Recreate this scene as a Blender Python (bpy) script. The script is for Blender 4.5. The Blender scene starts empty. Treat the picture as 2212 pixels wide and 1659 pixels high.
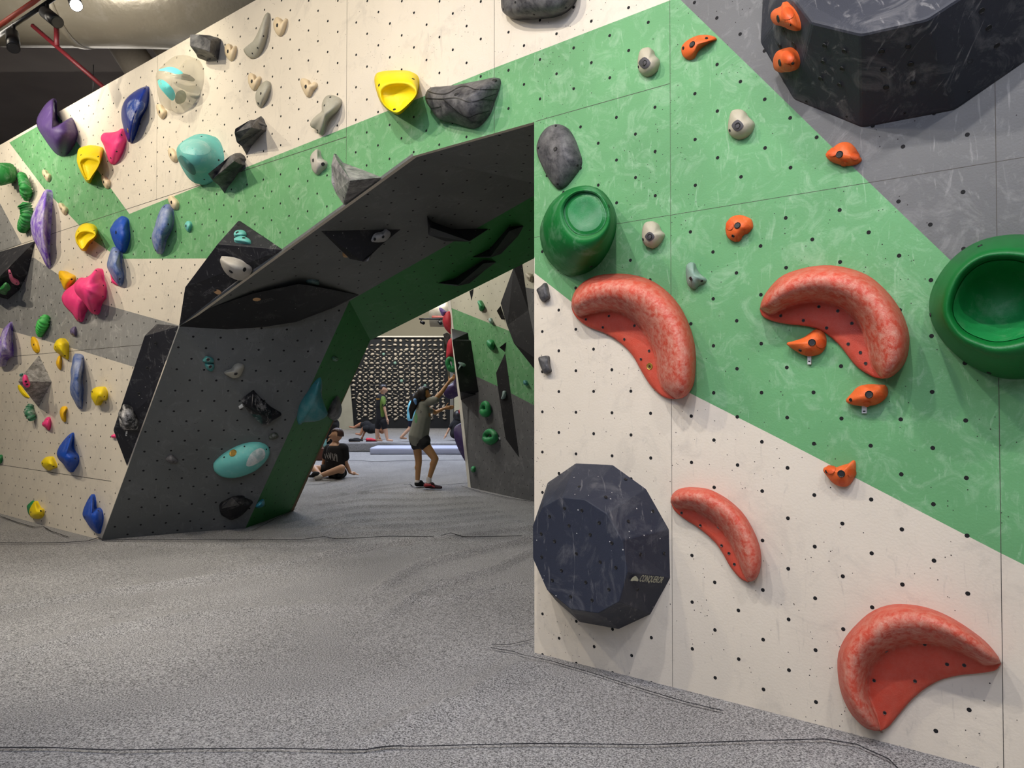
import bpy, bmesh, math, random
from mathutils import Vector, Matrix
from mathutils.bvhtree import BVHTree
random.seed(7)
SC = bpy.context.scene
COL = SC.collection
# ------------------------------------------------------------------ camera
F = 1590.0
CH = 1.45
TH = math.atan(30.5 / F)
CAM = Vector((0, 0, CH))
cd = bpy.data.cameras.new('camera')
cam = bpy.data.objects.new('camera', cd)
COL.objects.link(cam)
cam.location = CAM
cam.rotation_euler = (math.pi / 2 + TH, 0, 0)
cd.sensor_width = 36
cd.lens = 36 * F / 2212
cd.clip_end = 200
SC.camera = cam


def ray(p):
    a = (p[0] - 1106) / F
    b = (829.5 - p[1]) / F
    return Vector((a, math.cos(TH) - b * math.sin(TH), math.sin(TH) + b * math.cos(TH)))


def proj(w):
    d = w - CAM
    fwd = Vector((0, math.cos(TH), math.sin(TH)))
    up = Vector((0, -math.sin(TH), math.cos(TH)))
    z = d.dot(fwd)
    return (1106 + F * d.x / z, 829.5 - F * d.dot(up) / z)


def at(p, Y):
    """point seen at p that stands Y metres in front of the camera"""
    r = ray(p)
    return CAM + r * (Y / r.y)


class Plane:
    def __init__(s, o, n, u=None):
        s.o = Vector(o)
        s.n = Vector(n).normalized()
        if s.n.dot(CAM - s.o) < 0:
            s.n = -s.n
        if u is None:
            u = Vector((0, 0, 1)).cross(s.n)
        s.u = Vector(u).normalized()
        s.v = s.n.cross(s.u).normalized()
        s.m = Matrix((s.u, s.v, s.n)).transposed().to_4x4()
        s.m.translation = s.o

    def un(s, p, h=0.0):
        r = ray(p)
        t = (s.o + s.n * h - CAM).dot(s.n) / r.dot(s.n)
        return CAM + r * t

    def uv(s, p):
        q = s.un(p) - s.o
        return (q.dot(s.u), q.dot(s.v))

    def wp(s, a, b, h=0.0):
        return s.o + s.u * a + s.v * b + s.n * h


def plane3(a, b, c):
    return Plane(a, (b - a).cross(c - a))


FLOOR = Plane((0, 0, 0), (0, 0, 1), u=(1, 0, 0))
_d = ray((-965, 860)); _d.z = 0; _d.normalize()
_u = -_d
WO = FLOOR.un((1453, 1486))
W = Plane(WO, _u.cross(Vector((0, 0, 1))), u=_u)
F0, F1, F2, F3 = (W.un(p) for p in ((220, 1163), (388, 705), (893, 337), (1158, 262)))
F0.z = 0
M0 = FLOOR.un((530, 1141)); B0 = FLOOR.un((630, 1104))
LA = plane3(F0, F1, M0); M1 = LA.un((755, 650))
LC = plane3(F1, F2, M1); G0 = LC.un((1158, 445))
LB = plane3(M0, M1, B0); B1 = LB.un((800, 735))
LD = plane3(F2, F3, G0)
LE = plane3(M1, LC.un((1158, 420)), B1)
FA = FLOOR.un((1016, 1053)); FB = FLOOR.un((1151, 1083))
FW = plane3(FA, FB, FA + Vector((0, 0, 1)))

# crops of the photograph used while measuring: origin and scale
CR = {'X': (0, 0, 1), 'A': (0, 0, 560 / 2212), 'B': (0, 300, 440 / 2212), 'C': (0, 560, 440 / 2212), 'D': (0, 860, 440 / 2212),
      'E': (320, 40, 560 / 2212), 'F': (700, 0, 560 / 2212), 'G': (220, 420, 600 / 2212), 'H': (220, 740, 600 / 2212),
      'I': (680, 380, 560 / 2212), 'J': (640, 700, 560 / 2212), 'K': (1140, 0, 700 / 2212), 'L': (1140, 370, 560 / 2212),
      'M': (1612, 0, 600 / 2212), 'N': (1612, 480, 600 / 2212), 'O': (1140, 940, 560 / 2212), 'P': (1612, 950, 600 / 1404),
      'Q': (880, 560, 280 / 2212), 'R': (740, 700, 260 / 2212), 'S': (660, 800, 200 / 1327), 'T': (840, 790, 200 / 1144),
      'V': (940, 680, 240 / 948)}


def cp(c, p):
    o = CR[c]
    return (o[0] + p[0] * o[2], o[1] + p[1] * o[2])


def cps(c, s):
    """'x,y x,y ...' in crop c -> pixels of the photograph"""
    return [cp(c, tuple(float(k) for k in q.split(','))) for q in s.split()]


# ------------------------------------------------------------------ materials
def lin(c):
    c = c / 255.0
    return c / 12.92 if c <= 0.04045 else ((c + 0.055) / 1.055) ** 2.4


def rgb(*c):
    return (lin(c[0]), lin(c[1]), lin(c[2]), 1)


MATS = {}


def nodes(name):
    m = bpy.data.materials.new(name)
    m.use_nodes = True
    nt = m.node_tree
    return m, nt, nt.nodes['Principled BSDF'], nt.nodes.new, nt.links.new


def chalky(name, col, chalk=0.25, chalk_col=(225, 222, 215), rough=0.6, scale=9.0, bump=0.15, bscale=160, lo=0.52, hi=0.75, var=0.12, spec=0.3, streak=False, stretch=(1, 1, 1), attr=False, specks=0.0):
    """painted ply / moulded resin with rubbed-in chalk"""
    if name in MATS:
        return MATS[name]
    m, nt, b, N, L = nodes(name)
    tc = N('ShaderNodeTexCoord')
    mp = N('ShaderNodeMapping'); mp.inputs['Scale'].default_value = stretch
    L(tc.outputs['Object'], mp.inputs['Vector'])
    n1 = N('ShaderNodeTexNoise'); n1.inputs['Scale'].default_value = scale; n1.inputs['Detail'].default_value = 9; n1.inputs['Roughness'].default_value = 0.72
    n1.inputs['Distortion'].default_value = 1.2 if streak else 0.3
    L(mp.outputs[0], n1.inputs['Vector'])
    r = N('ShaderNodeMapRange'); r.inputs['From Min'].default_value = lo; r.inputs['From Max'].default_value = hi
    r.inputs['To Max'].default_value = chalk
    L(n1.outputs['Fac'], r.inputs['Value'])
    n2 = N('ShaderNodeTexNoise'); n2.inputs['Scale'].default_value = scale * 0.3; n2.inputs['Detail'].default_value = 4
    L(tc.outputs['Object'], n2.inputs['Vector'])
    r2 = N('ShaderNodeMapRange'); r2.inputs['From Min'].default_value = 0.3; r2.inputs['From Max'].default_value = 0.7
    r2.inputs['To Min'].default_value = 1 - var; r2.inputs['To Max'].default_value = 1 + var
    L(n2.outputs['Fac'], r2.inputs['Value'])
    mul = N('ShaderNodeMixRGB'); mul.blend_type = 'MULTIPLY'; mul.inputs[0].default_value = 1
    mul.inputs[1].default_value = rgb(*col)
    L(r2.outputs[0], mul.inputs[2])
    mx = N('ShaderNodeMixRGB'); L(mul.outputs[0], mx.inputs[1]); mx.inputs[2].default_value = rgb(*chalk_col)
    if attr:
        at_ = N('ShaderNodeAttribute'); at_.attribute_name = 'wear'
        am = N('ShaderNodeMath'); am.operation = 'MULTIPLY'; L(r.outputs[0], am.inputs[0]); L(at_.outputs['Fac'], am.inputs[1]); L(am.outputs[0], mx.inputs[0])
    else:
        L(r.outputs[0], mx.inputs[0])
    last = mx
    if streak:
        # short curved smears left by shoes and hands
        mp2 = N('ShaderNodeMapping'); mp2.inputs['Scale'].default_value = (7, 1.6, 1); mp2.inputs['Rotation'].default_value = (0, 0, 0.35)
        L(tc.outputs['Object'], mp2.inputs['Vector'])
        n3 = N('ShaderNodeTexNoise'); n3.inputs['Scale'].default_value = 2.4; n3.inputs['Detail'].default_value = 7; n3.inputs['Distortion'].default_value = 2.2; n3.inputs['Roughness'].default_value = .62
        L(mp2.outputs[0], n3.inputs['Vector'])
        r3 = N('ShaderNodeMapRange'); r3.inputs['From Min'].default_value = 0.6; r3.inputs['From Max'].default_value = 0.78; r3.inputs['To Max'].default_value = chalk * 1.3
        L(n3.outputs['Fac'], r3.inputs['Value'])
        m3 = N('ShaderNodeMixRGB'); L(last.outputs[0], m3.inputs[1]); m3.inputs[2].default_value = rgb(*chalk_col); L(r3.outputs[0], m3.inputs[0])
        last = m3
    if specks > 0:
        v = N('ShaderNodeTexVoronoi'); v.inputs['Scale'].default_value = 22
        L(tc.outputs['Object'], v.inputs['Vector'])
        lt = N('ShaderNodeMath'); lt.operation = 'LESS_THAN'; lt.inputs[1].default_value = 0.075
        L(v.outputs['Distance'], lt.inputs[0])
        n5 = N('ShaderNodeTexNoise'); n5.inputs['Scale'].default_value = 5; L(tc.outputs['Object'], n5.inputs['Vector'])
        g5 = N('ShaderNodeMath'); g5.operation = 'GREATER_THAN'; g5.inputs[1].default_value = 0.5; L(n5.outputs['Fac'], g5.inputs[0])
        ml = N('ShaderNodeMath'); ml.operation = 'MULTIPLY'; L(lt.outputs[0], ml.inputs[0]); L(g5.outputs[0], ml.inputs[1])
        ml2 = N('ShaderNodeMath'); ml2.operation = 'MULTIPLY'; L(ml.outputs[0], ml2.inputs[0]); ml2.inputs[1].default_value = specks
        m5 = N('ShaderNodeMixRGB'); L(last.outputs[0], m5.inputs[1]); m5.inputs[2].default_value = rgb(200, 196, 190); L(ml2.outputs[0], m5.inputs[0])
        last = m5
    L(last.outputs[0], b.inputs['Base Color'])
    b.inputs['Roughness'].default_value = rough
    b.inputs['Specular IOR Level'].default_value = spec
    if bump:
        n4 = N('ShaderNodeTexNoise'); n4.inputs['Scale'].default_value = bscale; n4.inputs['Detail'].default_value = 3
        L(tc.outputs['Object'], n4.inputs['Vector'])
        bp = N('ShaderNodeBump'); bp.inputs['Strength'].default_value = bump; bp.inputs['Distance'].default_value = 0.004
        L(n4.outputs['Fac'], bp.inputs['Height']); L(bp.outputs[0], b.inputs['Normal'])
    MATS[name] = m
    return m


def plain(name, col, rough=0.6, metal=0.0, var=0.06, scale=20, emit=0):
    if name in MATS:
        return MATS[name]
    m, nt, b, N, L = nodes(name)
    tc = N('ShaderNodeTexCoord')
    n = N('ShaderNodeTexNoise'); n.inputs['Scale'].default_value = scale; n.inputs['Detail'].default_value = 4
    L(tc.outputs['Object'], n.inputs['Vector'])
    r = N('ShaderNodeMapRange'); r.inputs['To Min'].default_value = 1 - var * 2; r.inputs['To Max'].default_value = 1 + var * 2
    L(n.outputs['Fac'], r.inputs['Value'])
    mu = N('ShaderNodeMixRGB'); mu.blend_type = 'MULTIPLY'; mu.inputs[0].default_value = 1; mu.inputs[1].default_value = rgb(*col)
    L(r.outputs[0], mu.inputs[2]); L(mu.outputs[0], b.inputs['Base Color'])
    b.inputs['Roughness'].default_value = rough; b.inputs['Metallic'].default_value = metal
    if emit:
        b.inputs['Emission Color'].default_value = (1, .96, .88, 1); b.inputs['Emission Strength'].default_value = emit
    MATS[name] = m
    return m


# ------------------------------------------------------------------ objects
def wm(o):
    m = Matrix.LocRotScale(o.location, o.rotation_euler, o.scale)
    return wm(o.parent) @ m if o.parent else m


def mesh_obj(name, verts, faces, mats, parent=None, smooth=False, loc=None, fm=None, matrix=None):
    """verts are world points; the object's origin goes to loc (or the matrix)"""
    if matrix is not None:
        inv = matrix.inverted(); vs = [inv @ v for v in verts]
    else:
        if loc is None:
            loc = sum(verts, Vector()) / len(verts)
        vs = [v - loc for v in verts]
    me = bpy.data.meshes.new(name)
    me.from_pydata([tuple(v) for v in vs], [], faces)
    for m in (mats if isinstance(mats, (list, tuple)) else [mats]):
        me.materials.append(m)
    if fm:
        for f, k in zip(me.polygons, fm):
            f.material_index = k
    if smooth:
        for f in me.polygons:
            f.use_smooth = True
    me.validate()
    o = bpy.data.objects.new(name, me)
    COL.objects.link(o)
    if matrix is not None:
        o.matrix_world = matrix
    else:
        o.location = loc
    if parent is not None:
        o.parent = parent
        o.matrix_basis = wm(parent).inverted() @ o.matrix_basis
    return o


def tag(o, label=None, cat=None, group=None, kind=None):
    if label: o['label'] = label
    if cat: o['category'] = cat
    if group: o['group'] = group
    if kind: o['kind'] = kind
    return o


def struct(o):
    o['kind'] = 'structure'
    return o


def fix_normals(o, out=None):
    bm = bmesh.new(); bm.from_mesh(o.data)
    bmesh.ops.recalc_face_normals(bm, faces=bm.faces)
    if out is not None and len(bm.faces):
        s = sum(f.normal.dot(out) * f.calc_area() for f in bm.faces)
        if s < 0:
            bmesh.ops.reverse_faces(bm, faces=bm.faces)
    bm.to_mesh(o.data); bm.free()


def inside(p, poly):
    c = False
    j = len(poly) - 1
    for i in range(len(poly)):
        a, b = poly[i], poly[j]
        if (a[1] > p[1]) != (b[1] > p[1]) and p[0] < (b[0] - a[0]) * (p[1] - a[1]) / (b[1] - a[1]) + a[0]:
            c = not c
        j = i
    return c


def edge_dist(p, poly):
    best = 1e9
    for i in range(len(poly)):
        a = Vector(poly[i][:2]); b = Vector(poly[(i + 1) % len(poly)][:2]); q = Vector(p)
        ab = b - a
        t = max(0, min(1, (q - a).dot(ab) / max(ab.length_squared, 1e-12)))
        best = min(best, (a + ab * t - q).length)
    return best


def panel(name, pl, poly, base, regions, holes=None, seams=(), dots=0, thick=0.02, hole_r=0.0095, dotr=0.0022, avoid=None, light_seam=False):
    """flat plywood wall in plane pl: poly in wall coordinates (metres), painted regions, bolt holes, screw pin-holes, panel seams"""
    bm = bmesh.new()
    vs = [bm.verts.new((a, b, 0)) for a, b in poly]
    bm.faces.new(vs)
    mats = [base] + [r[1] for r in regions] + [plain('bolt hole', (9, 9, 10), rough=0.9), plain('panel seam', (70, 66, 60), rough=0.9), plain('pin hole', (38, 34, 32), rough=0.9)]
    for reg, _ in regions:
        for i in range(len(reg)):
            a = Vector((*reg[i], 0)); b = Vector((*reg[(i + 1) % len(reg)], 0))
            d = b - a
            if d.length < 1e-6: continue
            nrm = Vector((-d.y, d.x, 0)).normalized()
            bmesh.ops.bisect_plane(bm, geom=bm.verts[:] + bm.edges[:] + bm.faces[:], plane_co=a, plane_no=nrm, dist=1e-5)
    bmesh.ops.triangulate(bm, faces=bm.faces[:], quad_method='BEAUTY', ngon_method='EAR_CLIP')
    for f in bm.faces:
        c = f.calc_center_median()
        f.material_index = 0
        for k, (reg, _) in enumerate(regions):
            if inside((c.x, c.y), reg):
                f.material_index = k + 1
        if f.normal.z < 0: f.normal_flip()
    nr = len(regions)
    # thickness
    n = len(poly)
    back = [bm.verts.new((a, b, -thick)) for a, b in poly]
    front = [bm.verts.new((a, b, 0)) for a, b in poly]
    for i in range(n):
        j = (i + 1) % n
        f = bm.faces.new((front[i], front[j], back[j], back[i])); f.material_index = 0
    f = bm.faces.new(back[::-1]); f.material_index = 0

    def disc(x, y, r, k, mi, z=0.0006):
        ring = [bm.verts.new((x + r * math.cos(t * 2 * math.pi / k), y + r * math.sin(t * 2 * math.pi / k), z)) for t in range(k)]
        f = bm.faces.new(ring); f.material_index = mi
    lo = (min(p[0] for p in poly), min(p[1] for p in poly)); hi = (max(p[0] for p in poly), max(p[1] for p in poly))
    grids = []
    if holes:
        grids = holes if isinstance(holes, list) else [(holes[0], holes[1], holes[2], holes[2], -99, 99, -99, 99)]
    for (x0, y0, sx, sy, xa, xb, ya, yb) in grids:
        i0 = int((max(lo[0], xa) - x0) / sx) - 2; i1 = int((min(hi[0], xb) - x0) / sx) + 2
        j0 = int((max(lo[1], ya) - y0) / sy) - 2; j1 = int((min(hi[1], yb) - y0) / sy) + 2
        for i in range(i0, i1 + 1):
            for j in range(j0, j1 + 1):
                if (i + j) % 2: continue
                x, y = x0 + i * sx, y0 + j * sy
                if xa + .02 < x < xb - .02 and ya + .02 < y < yb - .02 and inside((x, y), poly) and edge_dist((x, y), poly) > 0.025:
                    disc(x, y, hole_r, 12, nr + 1)
    rr = random.Random(len(name) + 3)
    for _ in range(dots):
        # screw pin-holes come in little clusters
        x, y = rr.uniform(*((lo[0], hi[0]))), rr.uniform(lo[1], hi[1])
        for _k in range(rr.choice((1, 1, 2, 4, 6))):
            a, b = x + rr.gauss(0, .05), y + rr.gauss(0, .05)
            if inside((a, b), poly) and edge_dist((a, b), poly) > .01:
                disc(a, b, dotr * rr.uniform(.7, 1.25), 6, nr + 3, 0.0008)
    for (a, b, w) in seams:
        A = Vector((*a, 0)); Bv = Vector((*b, 0)); d = (Bv - A).normalized(); q = Vector((-d.y, d.x, 0)) * w / 2
        ring = [bm.verts.new(tuple(v + Vector((0, 0, .0004)))) for v in (A + q, A - q, Bv - q, Bv + q)]
        f = bm.faces.new(ring); f.material_index = nr + 2
        if f.normal.z < 0: f.normal_flip()
    me = bpy.data.meshes.new(name)
    bm.to_mesh(me); bm.free()
    for m in mats: me.materials.append(m)
    o = bpy.data.objects.new(name, me)
    COL.objects.link(o)
    o.matrix_world = pl.m
    return struct(o)


def uvs(pl, pts):
    return [pl.uv(p) for p in pts]
# ------------------------------------------------------------------ paints
CREAM = chalky('cream paint', (208, 198, 180), chalk=0.36, chalk_col=(148, 142, 134), rough=0.65, scale=3.5, var=0.07, bump=0.16, bscale=90, streak=True)
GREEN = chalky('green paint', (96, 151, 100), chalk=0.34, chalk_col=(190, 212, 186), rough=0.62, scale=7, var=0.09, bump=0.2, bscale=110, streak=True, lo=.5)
GREY = chalky('grey paint', (98, 98, 97), chalk=0.3, chalk_col=(176, 174, 170), rough=0.62, scale=6, var=0.1, bump=0.2, bscale=110, streak=True)
GREYL = chalky('chalked grey paint', (134, 133, 129), chalk=0.5, chalk_col=(205, 202, 195), rough=0.62, scale=6, var=0.1, bump=0.3, bscale=90, streak=True)
DGREY = chalky('dark grey paint', (95, 97, 94), chalk=0.25, chalk_col=(150, 148, 148), rough=0.55, scale=5, var=0.14, bump=0.25, bscale=90, streak=True)
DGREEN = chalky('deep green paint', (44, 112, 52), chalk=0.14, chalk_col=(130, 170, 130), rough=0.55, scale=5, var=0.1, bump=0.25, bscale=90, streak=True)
PITCH = 0.1144
TOPZ = 4.69
sL = W.uv((-500, 0))[0]
sR = 3.4
eS = -0.852
arch = [W.uv(p) for p in ((220, 1163), (388, 705), (893, 337))]
poly = [(sL, -.1), (arch[0][0] - .03, -.1), arch[0], arch[1], arch[2], (eS, 3.048), (eS, -.1), (sR, -.1), (sR, TOPZ), (sL, TOPZ)]
gr = uvs(W, [(20, 308), (124, 248), (279.5, 462), (748, 275.5), (1067, 147), (1457, -3), (1467, -3), (1611, 136), (1798, 318), (1967, 480), (2057, 566), (2300, 798), (2900, 1370), (2900, 1574), (2300, 1264), (2160, 1194), (1689, 950), (1480, 844), (1155, 590), (1155, 556), (260, 559), (203, 520), (95, 407)])
g1 = uvs(W, [(-300, 100), (0, 439), (47, 527), (0, 545), (-300, 640)])
g2 = uvs(W, [(74, 557), (127, 594), (211, 654), (386, 703), (430, 715), (330, 805), (173, 757), (0, 708), (-300, 625), (-300, 560)])
gR = uvs(W, [(1467, -3), (1611, 136), (1798, 318), (1967, 480), (2057, 566), (2300, 798), (2900, 1370), (2900, -900), (1467, -900)])
seams = [((0, 0), (0, TOPZ), .0022), ((1.381, -.1), (1.381, TOPZ), .0025), ((-1.148, 3.049), (-1.148, TOPZ), .003), ((-2.51, 2.87), (-2.51, TOPZ), .003),
         ((eS, 2.377), (sR, 2.377), .0022), ((-.84, 3.049), (0, 3.049), .003), ((sL, 3.322), (-2.51, 3.322), .005), ((sL, 1.962), (-5.0, 1.962), .005), ((sL, .613), (-6.1, .613), .006),
         ((-5.24, 3.322), (-5.24, TOPZ), .003)]
GRIDS = [(.106, 1.132, .1163, .1145, 0, 1.381, -.1, 2.377), (.133, 2.505, .1153, .1145, 0, 1.381, 2.377, 4.7),
         (-.116, 1.143, .1132, .1145, -.9, 0, -.1, 2.377), (-.085, 2.948, .1128, .1145, -2.51, 0, 2.377, 3.049),
         (-.121, 3.401, .1148, .1145, -1.148, 0, 3.049, 4.7), (-1.255, 3.654, .1153, .116, -2.51, -1.148, 3.049, 4.7),
         (-3.066, 3.884, .1138, .1143, -99, -2.51, 3.322, 4.7), (-3.066, 3.198, .1138, .1143, -99, -2.51, 1.962, 3.322),
         (-6.236, .943, .1133, .1145, -99, -2.51, .613, 1.962), (-6.236, .5, .1133, .1145, -99, -2.51, -.1, .613),
         (1.5, 1.132, .1163, .1145, 1.381, 9, -.1, 2.377), (1.5, 2.505, .1153, .1145, 1.381, 9, 2.377, 4.7)]
wall = panel('wall_front', W, poly, CREAM, [(gr, GREEN), (g1, GREYL), (g2, GREYL), (gR, GREY)], holes=GRIDS, hole_r=.0088, seams=seams, dots=4500, thick=.03)

# tunnel through the wall
def loc(pl, w):
    q = w - pl.o
    return (q.dot(pl.u), q.dot(pl.v))

F0b = Vector(F0); M0b = Vector(M0); B0b = Vector(B0)
down = lambda a, b, z=-.08: a + (a - b) * ((z - a.z) / (a.z - b.z)) if abs(a.z - b.z) > 1e-6 else a
pa = [loc(LA, v) for v in (down(F0, F1), down(M0, M1), M1, F1)]
panel('wall_archside', LA, pa, DGREY, [], holes=(pa[3][0] + .12, pa[3][1] - .1, .118), dots=260, hole_r=.011, dotr=.0025)
pb = [loc(LB, v) for v in (down(M0, M1), down(B0, B1), B1, M1)]
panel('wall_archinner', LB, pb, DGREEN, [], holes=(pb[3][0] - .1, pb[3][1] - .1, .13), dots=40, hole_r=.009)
G1 = LC.un((1158, 448)); G2 = F2 + (G1 - F2) * 1.35
M2x = LC.un((1400, 283)); 
pc = [loc(LC, v) for v in (F1, M1, LC.un((1180, 407)), G2 - (G2 - F2) * .0, F2)]
panel('wall_soffit', LC, [loc(LC, F1), loc(LC, M1), loc(LC, LC.un((1158, 419))), loc(LC, LC.un((1400, 281))), loc(LC, LC.un((1400, 552))), loc(LC, F2)] if False else [loc(LC, F1), loc(LC, M1), loc(LC, LC.un((1240, 374))), loc(LC, F2)], DGREY, [], holes=(.1, .1, .13), dots=60, hole_r=.009)
LDm = plane3(F2, F3, LC.un((1180, 455)))
E2 = LC.un((1240, 374))
pd = [F2, E2, LDm.wp(*LDm.uv((1300, 330))), F3 + W.u * .35]
panel('wall_soffitedge', LDm, [loc(LDm, v) for v in (F2, E2, F3)], DGREY, [], holes=(.1, .1, .13), dots=30, hole_r=.008).location -= W.n * .004
pe = [loc(LE, v) for v in (M1, B1, LE.un((1260, 505)), LE.un((1260, 362)))]
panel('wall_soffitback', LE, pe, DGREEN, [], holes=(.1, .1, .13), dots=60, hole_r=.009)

# back of the wall above and beside the tunnel, closed on both sides
BK = Plane(B0, W.n)
def quad(name, pts, mat, **k):
    o = mesh_obj(name, [Vector(p) for p in pts], [tuple(range(len(pts)))], mat, **k)
    return struct(o)
plyback = plain('raw plywood', (120, 100, 76), rough=.8)
bu = W.u
off = -1.35
def wback(s, z): return W.wp(s, z, off)
E3 = LE.un((1260, 505))
quad('wall_rear', [wback(sL, -.1), wback(-6.9, -.1), B0 - W.u * .0 + Vector((0, 0, -.05)), B1, E3, Vector((E3.x, E3.y, TOPZ)) + W.n * -.2, wback(sL, TOPZ)], plyback)
quad('wall_rightreveal', [W.wp(eS, -.1, -.005), W.wp(eS, -.1, -1.2), W.wp(eS, 3.5, -1.2), W.wp(eS, 3.05, -.005)], CREAM)
quad('wall_top', [W.wp(sL, TOPZ, 0), W.wp(sR, TOPZ, 0), W.wp(sR, TOPZ, -1.4), W.wp(sL, TOPZ, -1.4)], plyback)
quad('wall_rearright', [wback(.1, -.1), wback(sR, -.1), wback(sR, TOPZ), wback(.1, TOPZ)], plyback)

# far wall through the tunnel, with its narrow end
fe = [FA, FB + (FB - FA) * 1.2]
eT = FW.un((968, 655)); eT2 = FW.un((951, 520))
fp = [(loc(FW, FA)[0], -.05), (loc(FW, fe[1])[0], -.05), (loc(FW, fe[1])[0], 4.6), loc(FW, eT2)[:1] + (loc(FW, eT2)[1],)]
fgreen = uvs(FW, [(900, 637), (969, 663), (1098, 714), (1180, 747), (1500, 876), (1500, 1060), (1153, 875), (1074, 834), (1022, 810), (940, 770)])
fgrey = uvs(FW, [(900, 750), (1022, 810), (1074, 834), (1153, 875), (1500, 1060), (1500, 1300), (900, 1200)])
fside = uvs(FW, [(1130, 620), (1500, 690), (1500, 880), (1130, 780)])
panel('wall_far', FW, fp, chalky('pale cream paint', (188, 184, 164), chalk=.15, scale=4, streak=True), [(fside, GREY), (fgreen, GREEN), (fgrey, GREY)], holes=(.05, .08, .13), dots=60, hole_r=.008, thick=.06)
dn = -FW.n
en = Vector((-1, .15, 0)).normalized()
quad('wall_farend', [FA + Vector((0, 0, -.05)), FA + en * .02 + dn * .5, eT2 + en * .12 + dn * .6, eT2], CREAM)

quad('trim_12', [FW.un(p, .004) for p in ((1011, 1052), (1017, 1053.5), (974, 655), (959, 520), (952, 520), (967, 655))], plain('pale edge batten', (214, 210, 196), rough=.7))

# ------------------------------------------------------------------ carpeted mat floor
def carpet():
    m, nt, b, N, L = nodes('grey carpet')
    tc = N('ShaderNodeTexCoord')
    n = N('ShaderNodeTexNoise'); n.inputs['Scale'].default_value = 125; n.inputs['Detail'].default_value = 5; n.inputs['Roughness'].default_value = .85
    L(tc.outputs['Object'], n.inputs['Vector'])
    r = N('ShaderNodeValToRGB'); r.color_ramp.elements[0].position = .41; r.color_ramp.elements[1].position = .59
    r.color_ramp.elements[0].color = rgb(62, 62, 63); r.color_ramp.elements[1].color = rgb(186, 184, 182)
    L(n.outputs['Fac'], r.inputs[0])
    n2 = N('ShaderNodeTexNoise'); n2.inputs['Scale'].default_value = 1.1; n2.inputs['Detail'].default_value = 4
    L(tc.outputs['Object'], n2.inputs['Vector'])
    r2 = N('ShaderNodeMapRange'); r2.inputs['From Min'].default_value = .3; r2.inputs['From Max'].default_value = .7; r2.inputs['To Min'].default_value = .88; r2.inputs['To Max'].default_value = 1.1
    L(n2.outputs['Fac'], r2.inputs['Value'])
    mu = N('ShaderNodeMixRGB'); mu.blend_type = 'MULTIPLY'; mu.inputs[0].default_value = 1
    L(r.outputs[0], mu.inputs[1]); L(r2.outputs[0], mu.inputs[2]); L(mu.outputs[0], b.inputs['Base Color'])
    b.inputs['Roughness'].default_value = .95; b.inputs['Specular IOR Level'].default_value = .1
    bp = N('ShaderNodeBump'); bp.inputs['Strength'].default_value = .6; bp.inputs['Distance'].default_value = .006
    L(n.outputs['Fac'], bp.inputs['Height']); L(bp.outputs[0], b.inputs['Normal'])
    MATS['grey carpet'] = m
    return m
CARPET = carpet()

# ridges where the carpet has rucked up: (points on the photograph, height, width)
ridges = []
def ridge(h, w, *pts):
    ps = [FLOOR.un(p) for p in pts]
    ridges.append((h * 3.3, w * 1.0, [Vector((p.x, p.y)) for p in ps]))
ridge(.018, .06, (1152, 1165), (1040, 1190), (900, 1225), (820, 1270))
ridge(.016, .05, (1152, 1190), (1060, 1235), (920, 1275), (830, 1330))
ridge(.014, .05, (1152, 1140), (1000, 1160), (820, 1180), (700, 1205))
ridge(.014, .06, (1120, 1260), (1000, 1290), (880, 1300))
ridge(.016, .09, (1130, 1440), (1000, 1520), (900, 1560), (820, 1600))
ridge(.012, .08, (0, 1315), (200, 1285), (430, 1255), (640, 1215), (760, 1190))
ridge(.010, .12, (0, 1420), (200, 1370), (420, 1330), (700, 1310))
ridge(.008, .05, (230, 1175), (420, 1180), (700, 1178), (1000, 1172), (1150, 1168))
for k in range(7):
    y = 1062 + k * 11
    ridge(.012, .05, (1010 + k * 18, y), (900 + k * 10, y + 6 + k * 2), (800 - k * 8, y + 4 + k * 4), (690, y + 14 + k * 5))
for k in range(5):
    ridge(.01, .06, (900 + 30 * k, 1010 + 7 * k), (800, 1030 + 8 * k), (720, 1052 + 8 * k))

def fz(x, y):
    z = 0.004 * math.sin(x * 1.7 + 1.3 * math.sin(y * .9)) + .003 * math.sin(y * 2.3 + x)
    q = Vector((x, y))
    for h, w, ps in ridges:
        lo = min(p.x for p in ps) - .3; hi = max(p.x for p in ps) + .3
        if x < lo or x > hi or y < min(p.y for p in ps) - .3 or y > max(p.y for p in ps) + .3: continue
        best = 1e9; tt = 0
        for i in range(len(ps) - 1):
            a, b = ps[i], ps[i + 1]; ab = b - a
            t = max(0, min(1, (q - a).dot(ab) / ab.length_squared))
            d = (a + ab * t - q).length
            if d < best: best = d; tt = (i + t) / (len(ps) - 1)
        z += h * math.exp(-(best / w) ** 2) * (1 - .6 * abs(tt - .5))
    return max(z, -.004)

xs = []; x = -16.0
while x < 7.0:
    xs.append(x); x += .045 if -5.5 < x < 1.6 else .35
ys = []; y = -1.0
while y < 34: 
    ys.append(y); y += (.045 if 2.2 < y < 12.5 else .4)
vs = [Vector((x, y, fz(x, y))) for y in ys for x in xs]
nx = len(xs)
fs = [(j * nx + i, j * nx + i + 1, (j + 1) * nx + i + 1, (j + 1) * nx + i) for j in range(len(ys) - 1) for i in range(nx - 1)]
flo = struct(mesh_obj('floor', vs, fs, CARPET, smooth=True, loc=Vector((0, 0, 0))))

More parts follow.
